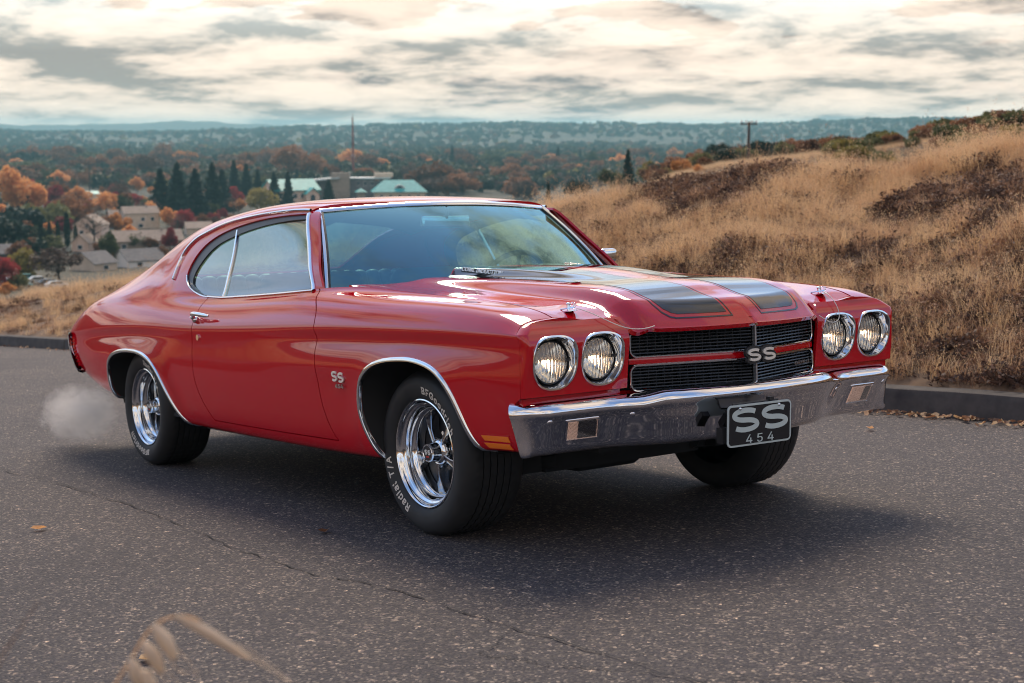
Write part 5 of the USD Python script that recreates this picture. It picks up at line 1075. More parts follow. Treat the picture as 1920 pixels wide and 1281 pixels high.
def trunk_mesh(seed, h=.55, r0=.022, limbs=7, spread=.3):
    r = np.random.default_rng(seed); ms = [tube([(0, 0, -.05), (r.normal(0, .01), r.normal(0, .01), h * .5), (r.normal(0, .02), r.normal(0, .02), h)], [r0 * 1.25, r0 * .85, r0 * .4], 7)]
    for k in range(limbs):
        z0 = h * r.uniform(.45, .95); a = r.uniform(0, 2 * np.pi); e = np.array([math.cos(a) * spread * r.uniform(.6, 1.1), math.sin(a) * spread * r.uniform(.6, 1.1), z0 + r.uniform(.10, .35)]); ms.append(tube([(0, 0, z0), (e * [.5, .5, 1] + [0, 0, z0]) * [1, 1, .5], e], [r0 * .45, r0 * .3, r0 * .10], 5))
    return cat(ms)
KINDS_T = {}
def tree_kind(name, crown, leafmat, trunk):
    c = stage.CreateClassPrim('/World/' + name); write(str(c.GetPath()) + '/trunk', *meshkit.arrays(trunk, True)[:2], 'bark', meshkit.arrays(trunk, True)[2]); write(str(c.GetPath()) + '/crown', crown[0], crown[1], leafmat); KINDS_T[name] = c.GetPath()
for v in range(2):
    tree_kind(f'conifer_kind_{v:03d}', crown_cone(3 + v, 1700, .24 + .05 * v, .05, .040), 'needles_dark', trunk_mesh(5, .9, .016, 0))
    tree_kind(f'cypress_kind_{v:03d}', crown_column(13 + v), 'needles_dark', trunk_mesh(6, .7, .014, 0))
    for nm, mt_, op in (('green', 'leaf_green', 0), ('yellow', 'leaf_yellow', 0), ('orange', 'leaf_orange', 0), ('rust', 'leaf_rust', 0), ('brown', 'leaf_brown', 1), ('red', 'leaf_red', 0), ('dark', 'needles_dark', 0)):
        tree_kind(f'{nm}_tree_kind_{v:03d}', crown_round(20 + v * 7 + len(nm), 1900 - 500 * op, .52 + .1 * v, .16 - .05 * v, 18, .042 - .012 * op), mt_, trunk_mesh(30 + v, .58, .020, 9))
    tree_kind(f'bush_green_kind_{v:03d}', crown_round(50 + v, 1300, .62, .0, 16, .055), 'leaf_bush', trunk_mesh(50, .3, .02, 5)); tree_kind(f'bush_olive_kind_{v:03d}', crown_round(52 + v, 1300, .62, .0, 16, .055), 'leaf_yellow', trunk_mesh(51, .3, .02, 5)); tree_kind(f'bush_rust_kind_{v:03d}', crown_round(54 + v, 1300, .62, .0, 16, .055), 'leaf_rust', trunk_mesh(52, .3, .02, 5)); tree_kind(f'bush_dark_kind_{v:03d}', crown_round(56 + v, 1300, .62, .0, 16, .055), 'needles_dark', trunk_mesh(53, .3, .02, 5))
    tree_kind(f'bare_tree_kind_{v:03d}', crown_round(77 + v, 500, .5, .3, 14, .016), 'leaf_brown', trunk_mesh(40 + v, .75, .022, 26, .42))
count_t = [0]
def tree(name, kind, px, base, hpx, label, wide=1.0, group=None, dist=None, catg='tree'):
    """A tree whose foot and height were measured in the photograph; it stands on the valley's ground there."""
    count_t[0] += 1; k = f'{kind}_kind_{count_t[0] % 2:03d}'
    if dist is None: p, r = ground_hit(px, base)
    else:
        d = wdir(px, base); h_ = math.hypot(d[0], d[1]); p = CAMW + d * dist / h_; r = dist
    h = hpx / CF * math.hypot(r, p[2] - CZ); p = np.array([p[0], p[1], terrain(p[:1], p[1:2])[0]])
    t = thing(name, label, catg, p, rz(count_t[0] * 2.4), group, scale=(h * wide, h * wide, h)); t.GetReferences().AddInternalReference(KINDS_T[k]); t.SetInstanceable(True); return t
T_ = tree
# conifers in the dark row left of the teal roofs, from the left
for n_, (x, b, h, w) in enumerate(((303, 404, 82, 1.25), (335, 406, 96, 1.2), (368, 405, 84, 1.3), (400, 402, 92, 1.15), (418, 396, 74, 1.2))):
    T_('conifer', 'conifer', x, b, h, ('broad dark conifer, leftmost of the dense row above the car roof', 'tall dark conifer, second in the dense row above the car roof', 'bulky dark conifer, middle one of the dense row above the car roof', 'dark conifer, fourth in the dense row above the car roof', 'shorter dark conifer ending the dense row on its right')[n_], w, 'row of dark conifers')
for x, b, h, w, lb in ((440, 372, 68, 1.0, 'slim dark conifer between the dense row and the yellow-green tree'), (463, 370, 60, 1.0, 'slim dark conifer behind the yellow-green tree'), (484, 372, 52, 1.0, 'small conifer just left of the long teal roof'), (515, 384, 58, 1.1, 'dark conifer in front of the long teal roof'), (541, 388, 66, .85, 'narrow dark conifer left of the peach gable wall'),
                       (617, 390, 52, 1.2, 'dark green conifer in front of the grey modern building'), (1177, 345, 74, .85, 'tall pointed dark conifer standing alone above the grass crest'), (1005, 378, 42, .7, 'small dark conifer, left one of the pair by the tan field'), (1028, 378, 44, .7, 'small dark conifer, right one of the pair by the tan field'), (735, 368, 24, 1.0, 'tiny dark conifer in front of the dormered teal roof'),
                       (1046, 312, 36, .8, 'pointed conifer in the tree belt left of the tan field end'), (848, 312, 38, .7, 'lone pointed conifer rising from the rusty trees'), (1088, 310, 30, .9, 'pointed conifer at the right of the far tree belt'), (880, 302, 22, .9, 'small conifer, left of the two by the rusty trees'), (893, 303, 20, .9, 'small conifer, right of the two by the rusty trees')):
    T_('conifer', 'conifer', x, b, h, lb, w, dist={1177: 300, 1005: 240, 1028: 245}.get(x))
for n_, x in enumerate((78, 94, 110, 127, 143)): T_('cypress', 'cypress', x, 468 - (n_ % 2) * 4, (54, 46, 50, 62, 44)[n_], ('slim cypress, leftmost of five below the dark oaks', 'slim cypress, second from the left below the dark oaks', 'slim cypress, middle one of five below the dark oaks', 'tallest slim cypress below the dark oaks', 'slim cypress, rightmost of five below the dark oaks')[n_], 1.0, 'cypresses at the houses')
for kind, nm, x, b, h, w, lb in (
    ('orange_tree', 'autumn_tree', 24, 402, 88, 1.0, 'bright orange autumn tree glowing at the left edge'), ('orange_tree', 'autumn_tree', 52, 400, 60, 1.2, 'orange tree just right of the bright one at the left edge'), ('red_tree', 'autumn_tree', 64, 396, 34, 1.2, 'small pinkish red tree beside the orange trees'),
    ('red_tree', 'autumn_tree', 4, 545, 62, 1.0, 'red tree cut by the left edge above the parked cars'), ('orange_tree', 'autumn_tree', 12, 560, 30, 1.3, 'low orange shrub tree at the left edge under the red one'),
    ('bush_dark', 'oak_tree', 40, 448, 74, 1.3, 'dark evergreen oak left of the beige houses'), ('bush_green', 'oak_tree', 95, 438, 74, 1.2, 'dark green oak above the cypresses'), ('bush_rust', 'oak_tree', 130, 430, 70, 1.2, 'dark brown oak right above the cypresses'), ('bush_dark', 'oak_tree', 8, 476, 74, 1.2, 'dark oak at the left edge above the red tree'), ('bush_dark', 'oak_tree', 60, 486, 52, 1.3, 'dark low oak behind the olive tree'),
    ('bush_olive', 'olive_tree', 47, 522, 62, 1.0, 'olive green round tree behind the parked cars'), ('bush_green', 'shrub_tree', 100, 472, 34, 1.6, 'low grey-green bush in front of the cypresses'), ('brown_tree', 'plum_tree', 112, 532, 70, 1.75, 'wide purple-brown bare-looking tree left of the grey roof'), ('bush_green', 'shrub_tree', 32, 545, 36, 1.2, 'dark green shrub beside the parked cars'),
    ('bare_tree', 'bare_tree', 178, 470, 72, 1.0, 'bare branching tree in front of the pale gabled house'), ('orange_tree', 'autumn_tree', 283, 418, 42, .8, 'narrow orange tree at the right corner of the beige house'), ('orange_tree', 'autumn_tree', 315, 428, 40, .8, 'orange tree below the dark conifer row'), ('red_tree', 'autumn_tree', 348, 436, 44, .9, 'crimson tree below the dark conifer row'), ('red_tree', 'autumn_tree', 320, 474, 46, .8, 'dark red tree beside the long tan roof'), ('red_tree', 'autumn_tree', 250, 393, 30, 1.2, 'dark red tree above the beige house'), ('rust_tree', 'autumn_tree', 380, 432, 30, 1.2, 'rusty tree under the conifers by the car roof'),
    ('red_tree', 'autumn_tree', 400, 425, 26, 1.2, 'small red tree right of the crimson one'), ('orange_tree', 'autumn_tree', 448, 400, 28, 1.3, 'small orange tree left of the yellow-green tree'), ('yellow_tree', 'autumn_tree', 489, 398, 48, 1.35, 'yellow-green round tree above the car roof'), ('green_tree', 'pine_tree', 205, 500, 62, .7, 'thin young pine between the pale houses and the grass'),
    ('rust_tree', 'oak_tree', 556, 338, 70, 1.35, 'big rust-brown oak left of the mast'), ('brown_tree', 'oak_tree', 274, 338, 50, 1.5, 'wide brown dome-shaped oak above the conifer row'), ('rust_tree', 'autumn_tree', 692, 366, 38, 1.2, 'rusty tree left of the dormered teal roof'), ('bush_rust', 'oak_tree', 905, 376, 76, 1.4, 'large rust-brown oak right of the teal-roofed hall'), ('bush_rust', 'oak_tree', 822, 358, 62, 1.3, 'rust-brown oak behind the teal-roofed hall'), ('bush_rust', 'oak_tree', 952, 378, 56, 1.3, 'brown oak between the rusty oak and the conifer pair'),
    ('bush_dark', 'oak_tree', 1083, 352, 40, 1.4, 'dark brown oak on the edge of the tan field'), ('green_tree', 'oak_tree', 800, 306, 14, 1.6, 'small green tree beyond the rusty oaks'), ('orange_tree', 'autumn_tree', 200, 402, 44, 1.1, 'amber tree between the pale houses'), ('orange_tree', 'autumn_tree', 150, 390, 40, 1.3, 'amber tree above the pale gabled house'), ('brown_tree', 'oak_tree', 225, 388, 48, 1.3, 'brown tree left of the dark red one'), ('rust_tree', 'autumn_tree', 110, 384, 40, 1.3, 'rusty tree below the thin teal roof line'),
    ('green_tree', 'oak_tree', 1148, 340, 46, 1.1, 'green tree just left of the tall lone conifer'), ('yellow_tree', 'oak_tree', 1215, 336, 46, 1.0, 'olive tree just right of the tall lone conifer'), ('green_tree', 'oak_tree', 1113, 318, 36, 1.0, 'green tree at the end of the tan field'), ('orange_tree', 'autumn_tree', 1160, 318, 30, 1.3, 'amber tree behind the tall lone conifer'), ('rust_tree', 'autumn_tree', 350, 345, 30, 1.6, 'rusty tree over the conifer row, left one'), ('rust_tree', 'autumn_tree', 420, 340, 34, 1.6, 'rusty tree over the conifer row, right one'), ('brown_tree', 'oak_tree', 500, 322, 40, 1.2, 'dark oak left of the big rust-brown one')):
    T_(nm, kind, x, b, h, lb, w, dist={1148: 330, 1215: 320, 1083: 300, 952: 330, 905: 360}.get(x))
# bushes and trees on the slope behind the crest, right
for kind, nm, x, b, h, w, lb, dd in (
    ('bush_green', 'oak_tree', 1652, 262, 54, .85, 'leafy green tree standing on the skyline above the grass', 95), ('bush_green', 'shrub', 1858, 222, 44, 1.0, 'tallest green tree on the right-hand skyline', 110), ('bush_dark', 'oak_tree', 1350, 292, 42, 1.3, 'dark oak left of the utility pole', 230), ('bush_rust', 'oak_tree', 1385, 292, 34, 1.3, 'brown oak at the foot of the utility pole', 220), ('bush_dark', 'oak_tree', 1425, 286, 40, 1.3, 'dark oak right of the utility pole', 215), ('bush_rust', 'oak_tree', 1310, 300, 38, 1.4, 'rusty oak above the grass, left of the dark ones', 240), ('bush_rust', 'oak_tree', 1265, 310, 38, 1.4, 'brown oak above the grass beyond the lone conifer', 260), ('bush_green', 'oak_tree', 1470, 280, 36, 1.2, 'green oak on the rise right of the pole', 190), ('bush_rust', 'oak_tree', 1515, 276, 36, 1.3, 'brown oak halfway between the pole and the skyline tree', 170), ('bush_green', 'shrub', 1560, 268, 30, 1.4, 'green shrub below the left of the skyline tree', 140), ('bush_rust', 'shrub', 1605, 262, 30, 1.4, 'rusty shrub left of the skyline tree', 125), ('bush_dark', 'oak_tree', 1240, 316, 40, 1.2, 'dark oak right of the olive tree', 280)):
    T_(nm, kind, x, b, h, lb, w, dist=dd)
COL = {'rust_tree': 'rust-brown tree', 'bush_rust': 'rusty round bush', 'brown_tree': 'dull brown tree', 'orange_tree': 'orange tree', 'bush_dark': 'dark round tree', 'bush_green': 'green round bush', 'green_tree': 'green tree', 'red_tree': 'dark red tree', 'bare_tree': 'bare-branched tree', 'bush_olive': 'olive bush'}
BELT_MARKS = [(60, 'behind the orange trees at the left edge'), (130, 'above the thin teal roof line'), (200, 'above the pale gabled house'), (250, 'above the beige house'), (310, 'beyond the dome-shaped oak'), (370, 'over the middle of the dense conifer row'), (440, 'over the right of the dense conifer row'), (510, 'behind the left end of the long teal roof'), (570, 'beside the big rust-brown oak'), (630, 'just left of the mast'), (690, 'just right of the mast'), (760, 'behind the dormered hall'), (830, 'right of the dormered hall'), (900, 'behind the large rust-brown oak'), (970, 'beyond the brown oak over the car roof'), (1050, 'beyond the tan field'), (1120, 'at the right end of the tan field'), (1190, 'behind the tall lone conifer'), (1260, 'right of the tall lone conifer'), (1400, 'left of the utility pole')]
GARDEN_MARKS = [(40, 'below the dark oaks at the left edge'), (90, 'near the olive tree'), (140, 'among the cypresses'), (190, 'in front of the pale gabled house'), (240, 'beside the dark-walled house wing'), (290, 'in front of the beige house'), (340, 'by the long tan roof'), (500, 'under the dense conifer row')]
HILL_MARKS = [(1265, 'right of the olive tree above the grass'), (1310, 'beside the brown oak beyond the lone conifer'), (1355, 'by the dark oak left of the utility pole'), (1403, 'at the left foot of the utility pole'), (1450, 'at the right foot of the utility pole'), (1500, 'by the green oak right of the pole'), (1545, 'by the brown oak short of the skyline tree'), (1620, 'left of the skyline tree'), (1680, 'at the foot of the skyline tree'), (1740, 'right of the skyline tree'), (1800, 'midway up the right-hand hill'), (1850, 'left of the tallest green tree on the hill'), (1900, 'right of the tallest green tree on the hill'), (2100, 'where the hill leaves the frame')]
def spot(k_, x, h, marks):
    m_ = next(t for lim, t in marks if x < lim); return ('small ' if h < 24 else 'tall ' if h > 31 else 'medium-sized ') + COL[k_] + ' ' + m_
rs_ = np.random.default_rng(5)
for n_ in range(110):   # scrub on the right-hand hill
    x = rs_.uniform(1560, 2010); top = np.interp(x, [1560, 1650, 1750, 1850, 1950, 2050], [268, 256, 234, 214, 196, 182]); b = top + rs_.uniform(0, 50)
    h_ = rs_.uniform(22, 44); k_ = ('bush_green', 'bush_olive', 'bush_rust', 'bush_green')[n_ % 4]; T_('hill_shrub', k_, x, b, h_, spot(k_, x, h_, HILL_MARKS), 1.5, 'bushes on the hill behind the grass crest', dist=rs_.uniform(85, 125), catg='bush')
for n_ in range(34):   # the scrubby line between the lone conifer and the skyline tree
    x = rs_.uniform(1225, 1600); b = np.interp(x, [1215, 1265, 1350, 1470, 1560, 1650], [340, 316, 297, 285, 274, 264]) + rs_.uniform(-3, 6); h_ = rs_.uniform(18, 36); k_ = ('bush_rust', 'bush_green', 'bush_dark', 'bush_olive', 'bush_rust')[n_ % 5]
    T_('hill_shrub', k_, x, b, h_, spot(k_, x, h_, HILL_MARKS), 1.5, 'bushes on the hill behind the grass crest', dist=rs_.uniform(150, 300), catg='bush')
# the belt of mixed trees in the middle distance
for n_ in range(150):
    x = rs_.uniform(-30, 1330); b = rs_.uniform(306, 356) if x < 700 else rs_.uniform(300, 330); k_ = ('rust_tree', 'bush_rust', 'brown_tree', 'bush_rust', 'rust_tree', 'orange_tree', 'bush_dark', 'rust_tree', 'bush_green')[n_ % 9]
    h_ = rs_.uniform(18, 34) * (1.15 if x < 700 else .9); T_('belt_tree', k_, x, b, h_, spot(k_, x, h_, BELT_MARKS), rs_.uniform(1.2, 1.7), 'trees in the valley belt')
for n_ in range(40):
    x = rs_.uniform(765, 1010); b = rs_.uniform(334, 376); h_ = rs_.uniform(22, 42); k_ = ('bush_rust', 'rust_tree', 'bush_rust', 'brown_tree', 'bush_dark')[n_ % 5]
    T_('belt_tree', k_, x, b, h_, spot(k_, x, h_, [(820, 'right beside the dormered hall'), (870, 'between the dormered hall and the large rust-brown oak'), (930, 'in front of the large rust-brown oak'), (970, 'in front of the brown oak over the car roof'), (1100, 'left of the conifer pair')]), rs_.uniform(1.2, 1.6), 'trees in the valley belt')
for n_ in range(120):
    x = rs_.uniform(-20, 440); b = rs_.uniform(362, 500 if n_ % 3 == 0 else 455); h_ = rs_.uniform(16, 40); k_ = ('rust_tree', 'brown_tree', 'orange_tree', 'green_tree', 'red_tree', 'bare_tree')[n_ % 6]; T_('garden_tree', k_, x, b, h_, spot(k_, x, h_, GARDEN_MARKS), rs_.uniform(.9, 1.4), 'garden trees among the houses')
# dry grass on the rise behind the bank
n = 26000; pxs = rng.uniform(1120, 2080, n); r_ = np.sqrt(rng.uniform(20 ** 2, 135 ** 2, n)); hd = np.array([[-(p_ - 960) / CF * 0 + RC[2][0] + (p_ - 960) / CF * RC[0][0], RC[2][1] + (p_ - 960) / CF * RC[0][1]] for p_ in pxs]); hd /= np.linalg.norm(hd, axis=1, keepdims=True); hx, hy = CX + hd[:, 0] * r_, CY + hd[:, 1] * r_
road_ = np.stack([hx, hy, np.zeros(n)], 1) @ RW; ok = road_[:, 1] > 24; hx, hy, r_ = hx[ok], hy[ok], r_[ok]; hz = terrain(hx, hy)
instancer('hill_grass', GP[:4] + GP[7:8], np.stack([hx, hy, hz - .03], 1), rng.integers(0, 5, len(hx)), np.repeat((.75 + r_[:, None] / 260) * rng.uniform(.7, 1.3, (len(hx), 1)), 3, 1), zquat(len(hx)), 'stuff', 'dry grass on the rise between the bank and the bushes', 'grass')
# woods too far to count
n = 17000; th = rng.uniform(AZ0 - .40, AZ0 + .40, n); r_ = np.sqrt(rng.uniform(1000 ** 2, 5600 ** 2, n)); r_ = np.where(rng.random(n) < .30, rng.uniform(900, 2600, n), r_); wx, wy = CX + r_ * np.cos(th), CY + r_ * np.sin(th)
field = meshkit.fbm(np.stack([wx / 420., wy / 420., 0 * wx], -1), 3, 51) > .655; keep_ = ~(field & (rng.random(n) < .88)); wx, wy, r_ = wx[keep_], wy[keep_], r_[keep_]; wz = terrain(wx, wy)
hw = rng.uniform(7, 13, len(wx)); protos = [(crown_round(90 + k, 150, .62, .0, 10, .115), m_) for k, m_ in enumerate(('far_green', 'far_green', 'leaf_rust', 'leaf_brown', 'leaf_yellow'))]; protos.append((crown_cone(95, 130, .26, .0, .10), 'needles_dark'))
wt = np.searchsorted(np.cumsum([.38, .26, .12, .10, .06, .08]), rng.random(len(wx)) * .9999)
instancer('far_woods', protos, np.stack([wx, wy, wz - .6], 1), wt, np.stack([hw * 1.3, hw * 1.3, hw], 1), zquat(len(wx), .02), 'stuff', 'hazy woods covering the far valley and its ridges', 'woods')

# -------- buildings
def frame_at(px, py, dist=None, turn=0.0):
    """Foot point and a basis: local +x to the viewer's right, +y away, z up; turn in degrees."""
    if dist is None: p, r = ground_hit(px, py)
    else: d = wdir(px, py); p = CAMW + d * dist / math.hypot(d[0], d[1]); r = dist
    d = wdir(px, py); a = math.atan2(d[1], d[0]); return p, r, rz(a - math.pi / 2 + math.radians(turn)), r / CF
def gable(w, d, z0, rise, over=.35, th=.16):
    """Gable roof with its ridge along local x."""
    P_ = []
    for s in (-1, 1):
        a = np.array([[-w / 2 - over, s * (d / 2 + over), z0 - over * rise / (d / 2)], [w / 2 + over, s * (d / 2 + over), z0 - over * rise / (d / 2)], [w / 2 + over, 0, z0 + rise], [-w / 2 - over, 0, z0 + rise]])
        V = np.vstack([a, a + [0, 0, th]]); F = [[0, 1, 2], [0, 2, 3], [4, 6, 5], [4, 7, 6], [0, 4, 5], [0, 5, 1], [2, 6, 7], [2, 7, 3], [1, 5, 6], [1, 6, 2], [0, 3, 7], [0, 7, 4]]; P_.append(trimesh.Trimesh(V, F, process=False)); P_[-1].fix_normals()
    return P_
def hip(w, d, z0, rise, over=.4, cut=.5):
    r = max(0.05, w / 2 - d / 2 * cut * 2); V = np.array([[-w / 2 - over, -d / 2 - over, z0], [w / 2 + over, -d / 2 - over, z0], [w / 2 + over, d / 2 + over, z0], [-w / 2 - over, d / 2 + over, z0], [-r, 0, z0 + rise], [r, 0, z0 + rise]]); return trimesh.Trimesh(V, [[0, 1, 5], [0, 5, 4], [1, 2, 5], [2, 3, 4], [2, 4, 5], [3, 0, 4], [0, 2, 1], [0, 3, 2]], process=False)
def gable_wall(w, d, h, rise):
    """Walls of a gabled house, ridge along local x: the gables close the ends."""
    V = []; pr = [(-d / 2, -1.5), (d / 2, -1.5), (d / 2, h), (0, h + rise), (-d / 2, h)]
    m = trimesh.creation.extrude_polygon(Polygon(pr), w, engine='earcut'); v = m.vertices.copy(); m.vertices = np.stack([v[:, 2] - w / 2, v[:, 0], v[:, 1]], 1); m.fix_normals(); return m
def window(b, x, y, z, w, h, out=(0, -1, 0), frame='trim_white'):
    o = np.asarray(out, float); r = np.cross([0, 0, 1.0], o) * -1; R_ = np.stack([r, o, [0, 0, 1]], 1)
    f = obj('window', cat([bx((0, .02, h / 2 + .04), (w + .16, .10, .10)), bx((0, .02, -h / 2 - .04), (w + .16, .10, .10)), bx((-w / 2 - .04, .02, 0), (.09, .10, h)), bx((w / 2 + .04, .02, 0), (.09, .10, h))]).apply_transform(np.block([[R_, np.array([[x], [y], [z]])], [np.zeros((1, 3)), np.ones((1, 1))]])), frame, b, False)
    obj('pane', bx((0, .012, 0), (w, .03, h)).apply_transform(np.block([[R_, np.array([[x], [y], [z]])], [np.zeros((1, 3)), np.ones((1, 1))]])), 'house_glass', f, False)
def house(label, px, py, wpx, hpx, depth, rise, wallm, roofm, turn=0, wins=(), ridge_x=True, dist=None, chimney=False, garage=0):
    p, r, R_, s = frame_at(px, py, dist, turn); w, h = wpx * s, hpx * s; b = thing('house', label, 'house', p, R_)
    if ridge_x: obj('wall', gable_wall(w, depth, h, rise), wallm, b, False); rf = [obj('roof', m, roofm, b, False) for m in gable(w, depth, h + .02, rise)]; yf = -depth / 2
    else:
        m = gable_wall(depth, w, h, rise); m.apply_transform(trimesh.transformations.rotation_matrix(math.pi / 2, [0, 0, 1])); obj('wall', m, wallm, b, False); rf = []
        for m in gable(depth, w, h + .02, rise): m.apply_transform(trimesh.transformations.rotation_matrix(math.pi / 2, [0, 0, 1])); rf.append(obj('roof', m, roofm, b, False))
        yf = -depth / 2
    for fx, fz, ww, wh_ in wins: window(b, fx * w, yf, fz * h, ww, wh_)
    for g in range(garage): obj('garage_door', bx(((-.22 + .44 * g) * w if garage > 1 else 0, yf - .02, 1.1), (2.4, .08, 2.2)), 'trim_white', b, False)
    if chimney: obj('chimney', bx((w * .22, 0, h + rise * .9), (.7, .7, 1.6)), 'wall_stone', rf[0], False)
    return b
house('two-storey beige house with a pale tan roof left of the conifer row', 262, 428, 62, 28, 8, 2.2, 'wall_beige', 'roof_tan', 14, ((-.32, .55, 1.3, 1.3), (.02, .62, 1.2, 1.2), (.30, .62, 1.2, 1.2), (-.05, .2, 1.6, 1.2)), chimney=True)
house('dark-walled house wing with a small white window left of the beige house', 219, 428, 28, 22, 7, 2.0, 'wall_grey', 'roof_tan', 8, ((0, .6, 1.3, 1.2),))
house('pale gabled house lit pink behind the bare branching tree', 172, 452, 50, 30, 9, 3.0, 'wall_peach', 'roof_tan', -16, ((-.2, .55, 1.2, 1.3), (.22, .55, 1.2, 1.3), (0, .95, .9, .9)), ridge_x=False)
house('pale gable end standing lower and left of the bare tree', 160, 470, 30, 16, 8, 2.2, 'wall_peach', 'roof_tan', -20, ((0, .5, 1.2, 1.1),), ridge_x=False)
house('long low house with a wide tan roof above the grass', 276, 468, 120, 18, 9, 2.6, 'wall_stone', 'roof_tan', 10, ((-.38, .5, 1.3, 1.1), (.1, .5, 1.3, 1.1), (.36, .5, 1.3, 1.1)), garage=1, chimney=True)
house('house with a dark grey roof and white gable just above the grass', 262, 500, 72, 14, 9, 2.4, 'trim_white', 'roof_grey', 24, ((-.2, .5, 1.3, 1.0),))
house('house with a grey roof and beige gable right of the purple-brown tree', 176, 508, 50, 16, 9, 2.4, 'wall_beige', 'roof_grey', 38, ((0, .5, 1.3, 1.0),))
house('low grey-roofed house at the left beyond the olive tree', 18, 490, 60, 16, 9, 2.0, 'wall_grey', 'roof_grey', -6, ((.2, .5, 1.2, 1.0),))
house('small tan house half hidden below the conifer row', 372, 440, 46, 13, 8, 1.8, 'wall_beige', 'roof_tan', 6, ((0, .5, 1.2, 1.0),))
house('long low building with a thin teal roof line among amber trees', 152, 372, 66, 8, 12, 1.2, 'wall_beige', 'roof_teal', 4, ((.1, .5, 1.6, 1.0),))
# hall with a teal roof and a peach gable facing the road
p, r, R_, s = frame_at(545, 380, None, 26); hall = thing('hall', 'teal-roofed hall with a peach gable wall behind the dark conifers', 'hall', p, R_, scale=1.6)
m = gable_wall(15, 10, 4.2, 3.0); obj('wall', m, 'wall_peach', hall, False); [obj('roof', q, 'roof_teal', hall, False) for q in gable(15, 10, 4.25, 3.0, .6)]
pw_ = trimesh.creation.extrude_polygon(Polygon([(-2.3, -1.5), (2.3, -1.5), (2.3, 2.9), (0, 4.6), (-2.3, 2.9)]), 2.0, engine='earcut'); v = pw_.vertices.copy(); pw_.vertices = np.stack([v[:, 0] + 4.3, v[:, 1] * 0 - 5 - v[:, 2], v[:, 1]], 1); pw_.fix_normals(); obj('porch', pw_, 'wall_peach', hall, False)
for q in gable(2.6, 4.6, 2.95, 1.75, .35): q.apply_transform(trimesh.transformations.rotation_matrix(math.pi / 2, [0, 0, 1])); q.apply_translation((4.3, -6.0, 0)); obj('porch_roof', q, 'roof_teal', hall, False)
th_ = np.linspace(0, np.pi, 14); ap = Polygon(np.vstack([[(-.8, 0.2)], np.stack([-.8 * np.cos(th_), 1.9 + .8 * np.sin(th_)], 1), [(.8, .2)]])); a_ = trimesh.creation.extrude_polygon(ap, .06, engine='earcut'); v = a_.vertices.copy(); a_.vertices = np.stack([v[:, 0] + 4.3, -7.03 - v[:, 2], v[:, 1]], 1); a_.fix_normals(); obj('arched_window', a_, 'house_glass', hall, False)
for k in range(4): window(hall, -6 + k * 2.6, -5, 2.2, 1.3, 1.4)
# modern block
p, r, R_, s = frame_at(660, 372, None, -4); mb = thing('office_block', 'grey modern flat-roofed block below the tall mast', 'building', p, R_, scale=(1, 1.35, 1.35)); k_ = s
obj('wall', cat([bx((2.8, 4, 3.2), (60 * k_, 9, 8.5)), bx((-55 * k_, 4, 2.8), (62 * k_, 8, 7.6)), bx((52 * k_, 4, 3.4), (40 * k_, 8, 6.4))]), 'wall_grey', mb, False)
obj('stair_tower', bx((-20 * k_, -1.2, 4.2), (34 * k_, 4, 11.5)), 'wall_stone', mb, False)
obj('canopy', bx((-55 * k_, 1.0, 7.4), (68 * k_, 12, .5), trimesh.transformations.rotation_matrix(-.07, [0, 1, 0])[:3, :3]), 'roof_pale', mb, False)
obj('flat_roof', bx((20 * k_, 3.8, 7.75), (102 * k_, 10.5, .45)), 'roof_pale', mb, False); obj('upper_storey', bx((58 * k_, 4.2, 8.9), (34 * k_, 6, 1.6)), 'wall_beige', mb, False)
for q in range(4): window(mb, (12 + q * 13) * k_, -.50, 5.8, 1.5, 1.5)
for q in range(3): window(mb, (-76 + q * 15) * k_, 0, 4.4, 1.8, 2.2, frame='wall_grey')
# hall with a dormer
p, r, R_, s = frame_at(750, 377, None, 4); h2 = thing('hall', 'teal hip-roofed hall with a white-edged dormer above the car roof', 'hall', p, R_, scale=(1, 1.4, 1.4)); k_ = s
obj('wall', bx((0, 5, .8), (94 * k_, 10, 5.0)), 'wall_beige', h2, False); rf = obj('roof', tmesh((lambda m: (m.vertices + [0, 5, 0], m.faces))(hip(100 * k_, 11, 3.3, 4.2, .6, .55))), 'roof_teal', h2, False)
arc_ = np.linspace(0, np.pi, 16); dm = Polygon(np.stack([2.6 * np.cos(arc_), 1.25 * np.sin(arc_)], 1)); dd_ = trimesh.creation.extrude_polygon(dm, 3.6, engine='earcut'); v = dd_.vertices.copy(); dd_.vertices = np.stack([v[:, 0], 1.2 + v[:, 2] - .6, 4.6 + v[:, 1]], 1); dd_.fix_normals(); dr = obj('dormer', dd_, 'roof_pale', rf, False)
dg = trimesh.creation.extrude_polygon(Polygon(np.stack([1.5 * np.cos(arc_), .75 * np.sin(arc_)], 1)), .08, engine='earcut'); v = dg.vertices.copy(); dg.vertices = np.stack([v[:, 0], .55 + v[:, 2], 4.72 + v[:, 1]], 1); dg.fix_normals(); obj('dormer_window', dg, 'house_glass', rf, False)
for q in range(5): window(h2, (-34 + 17 * q) * k_, 0, 1.6, 1.3, 1.3)
p, r, R_, s = frame_at(668, 372, None, 10); kb = thing('kiosk', 'little teal-roofed shelter in front of the modern block', 'shelter', p - R_[:, 1] * 14, R_, scale=1.5); obj('wall', bx((0, 0, .8), (2.6, 2.6, 3.6)), 'wall_stone', kb, False); obj('roof', hip(3.4, 3.4, 2.6, 1.3, .3, .5), 'roof_teal', kb, False)
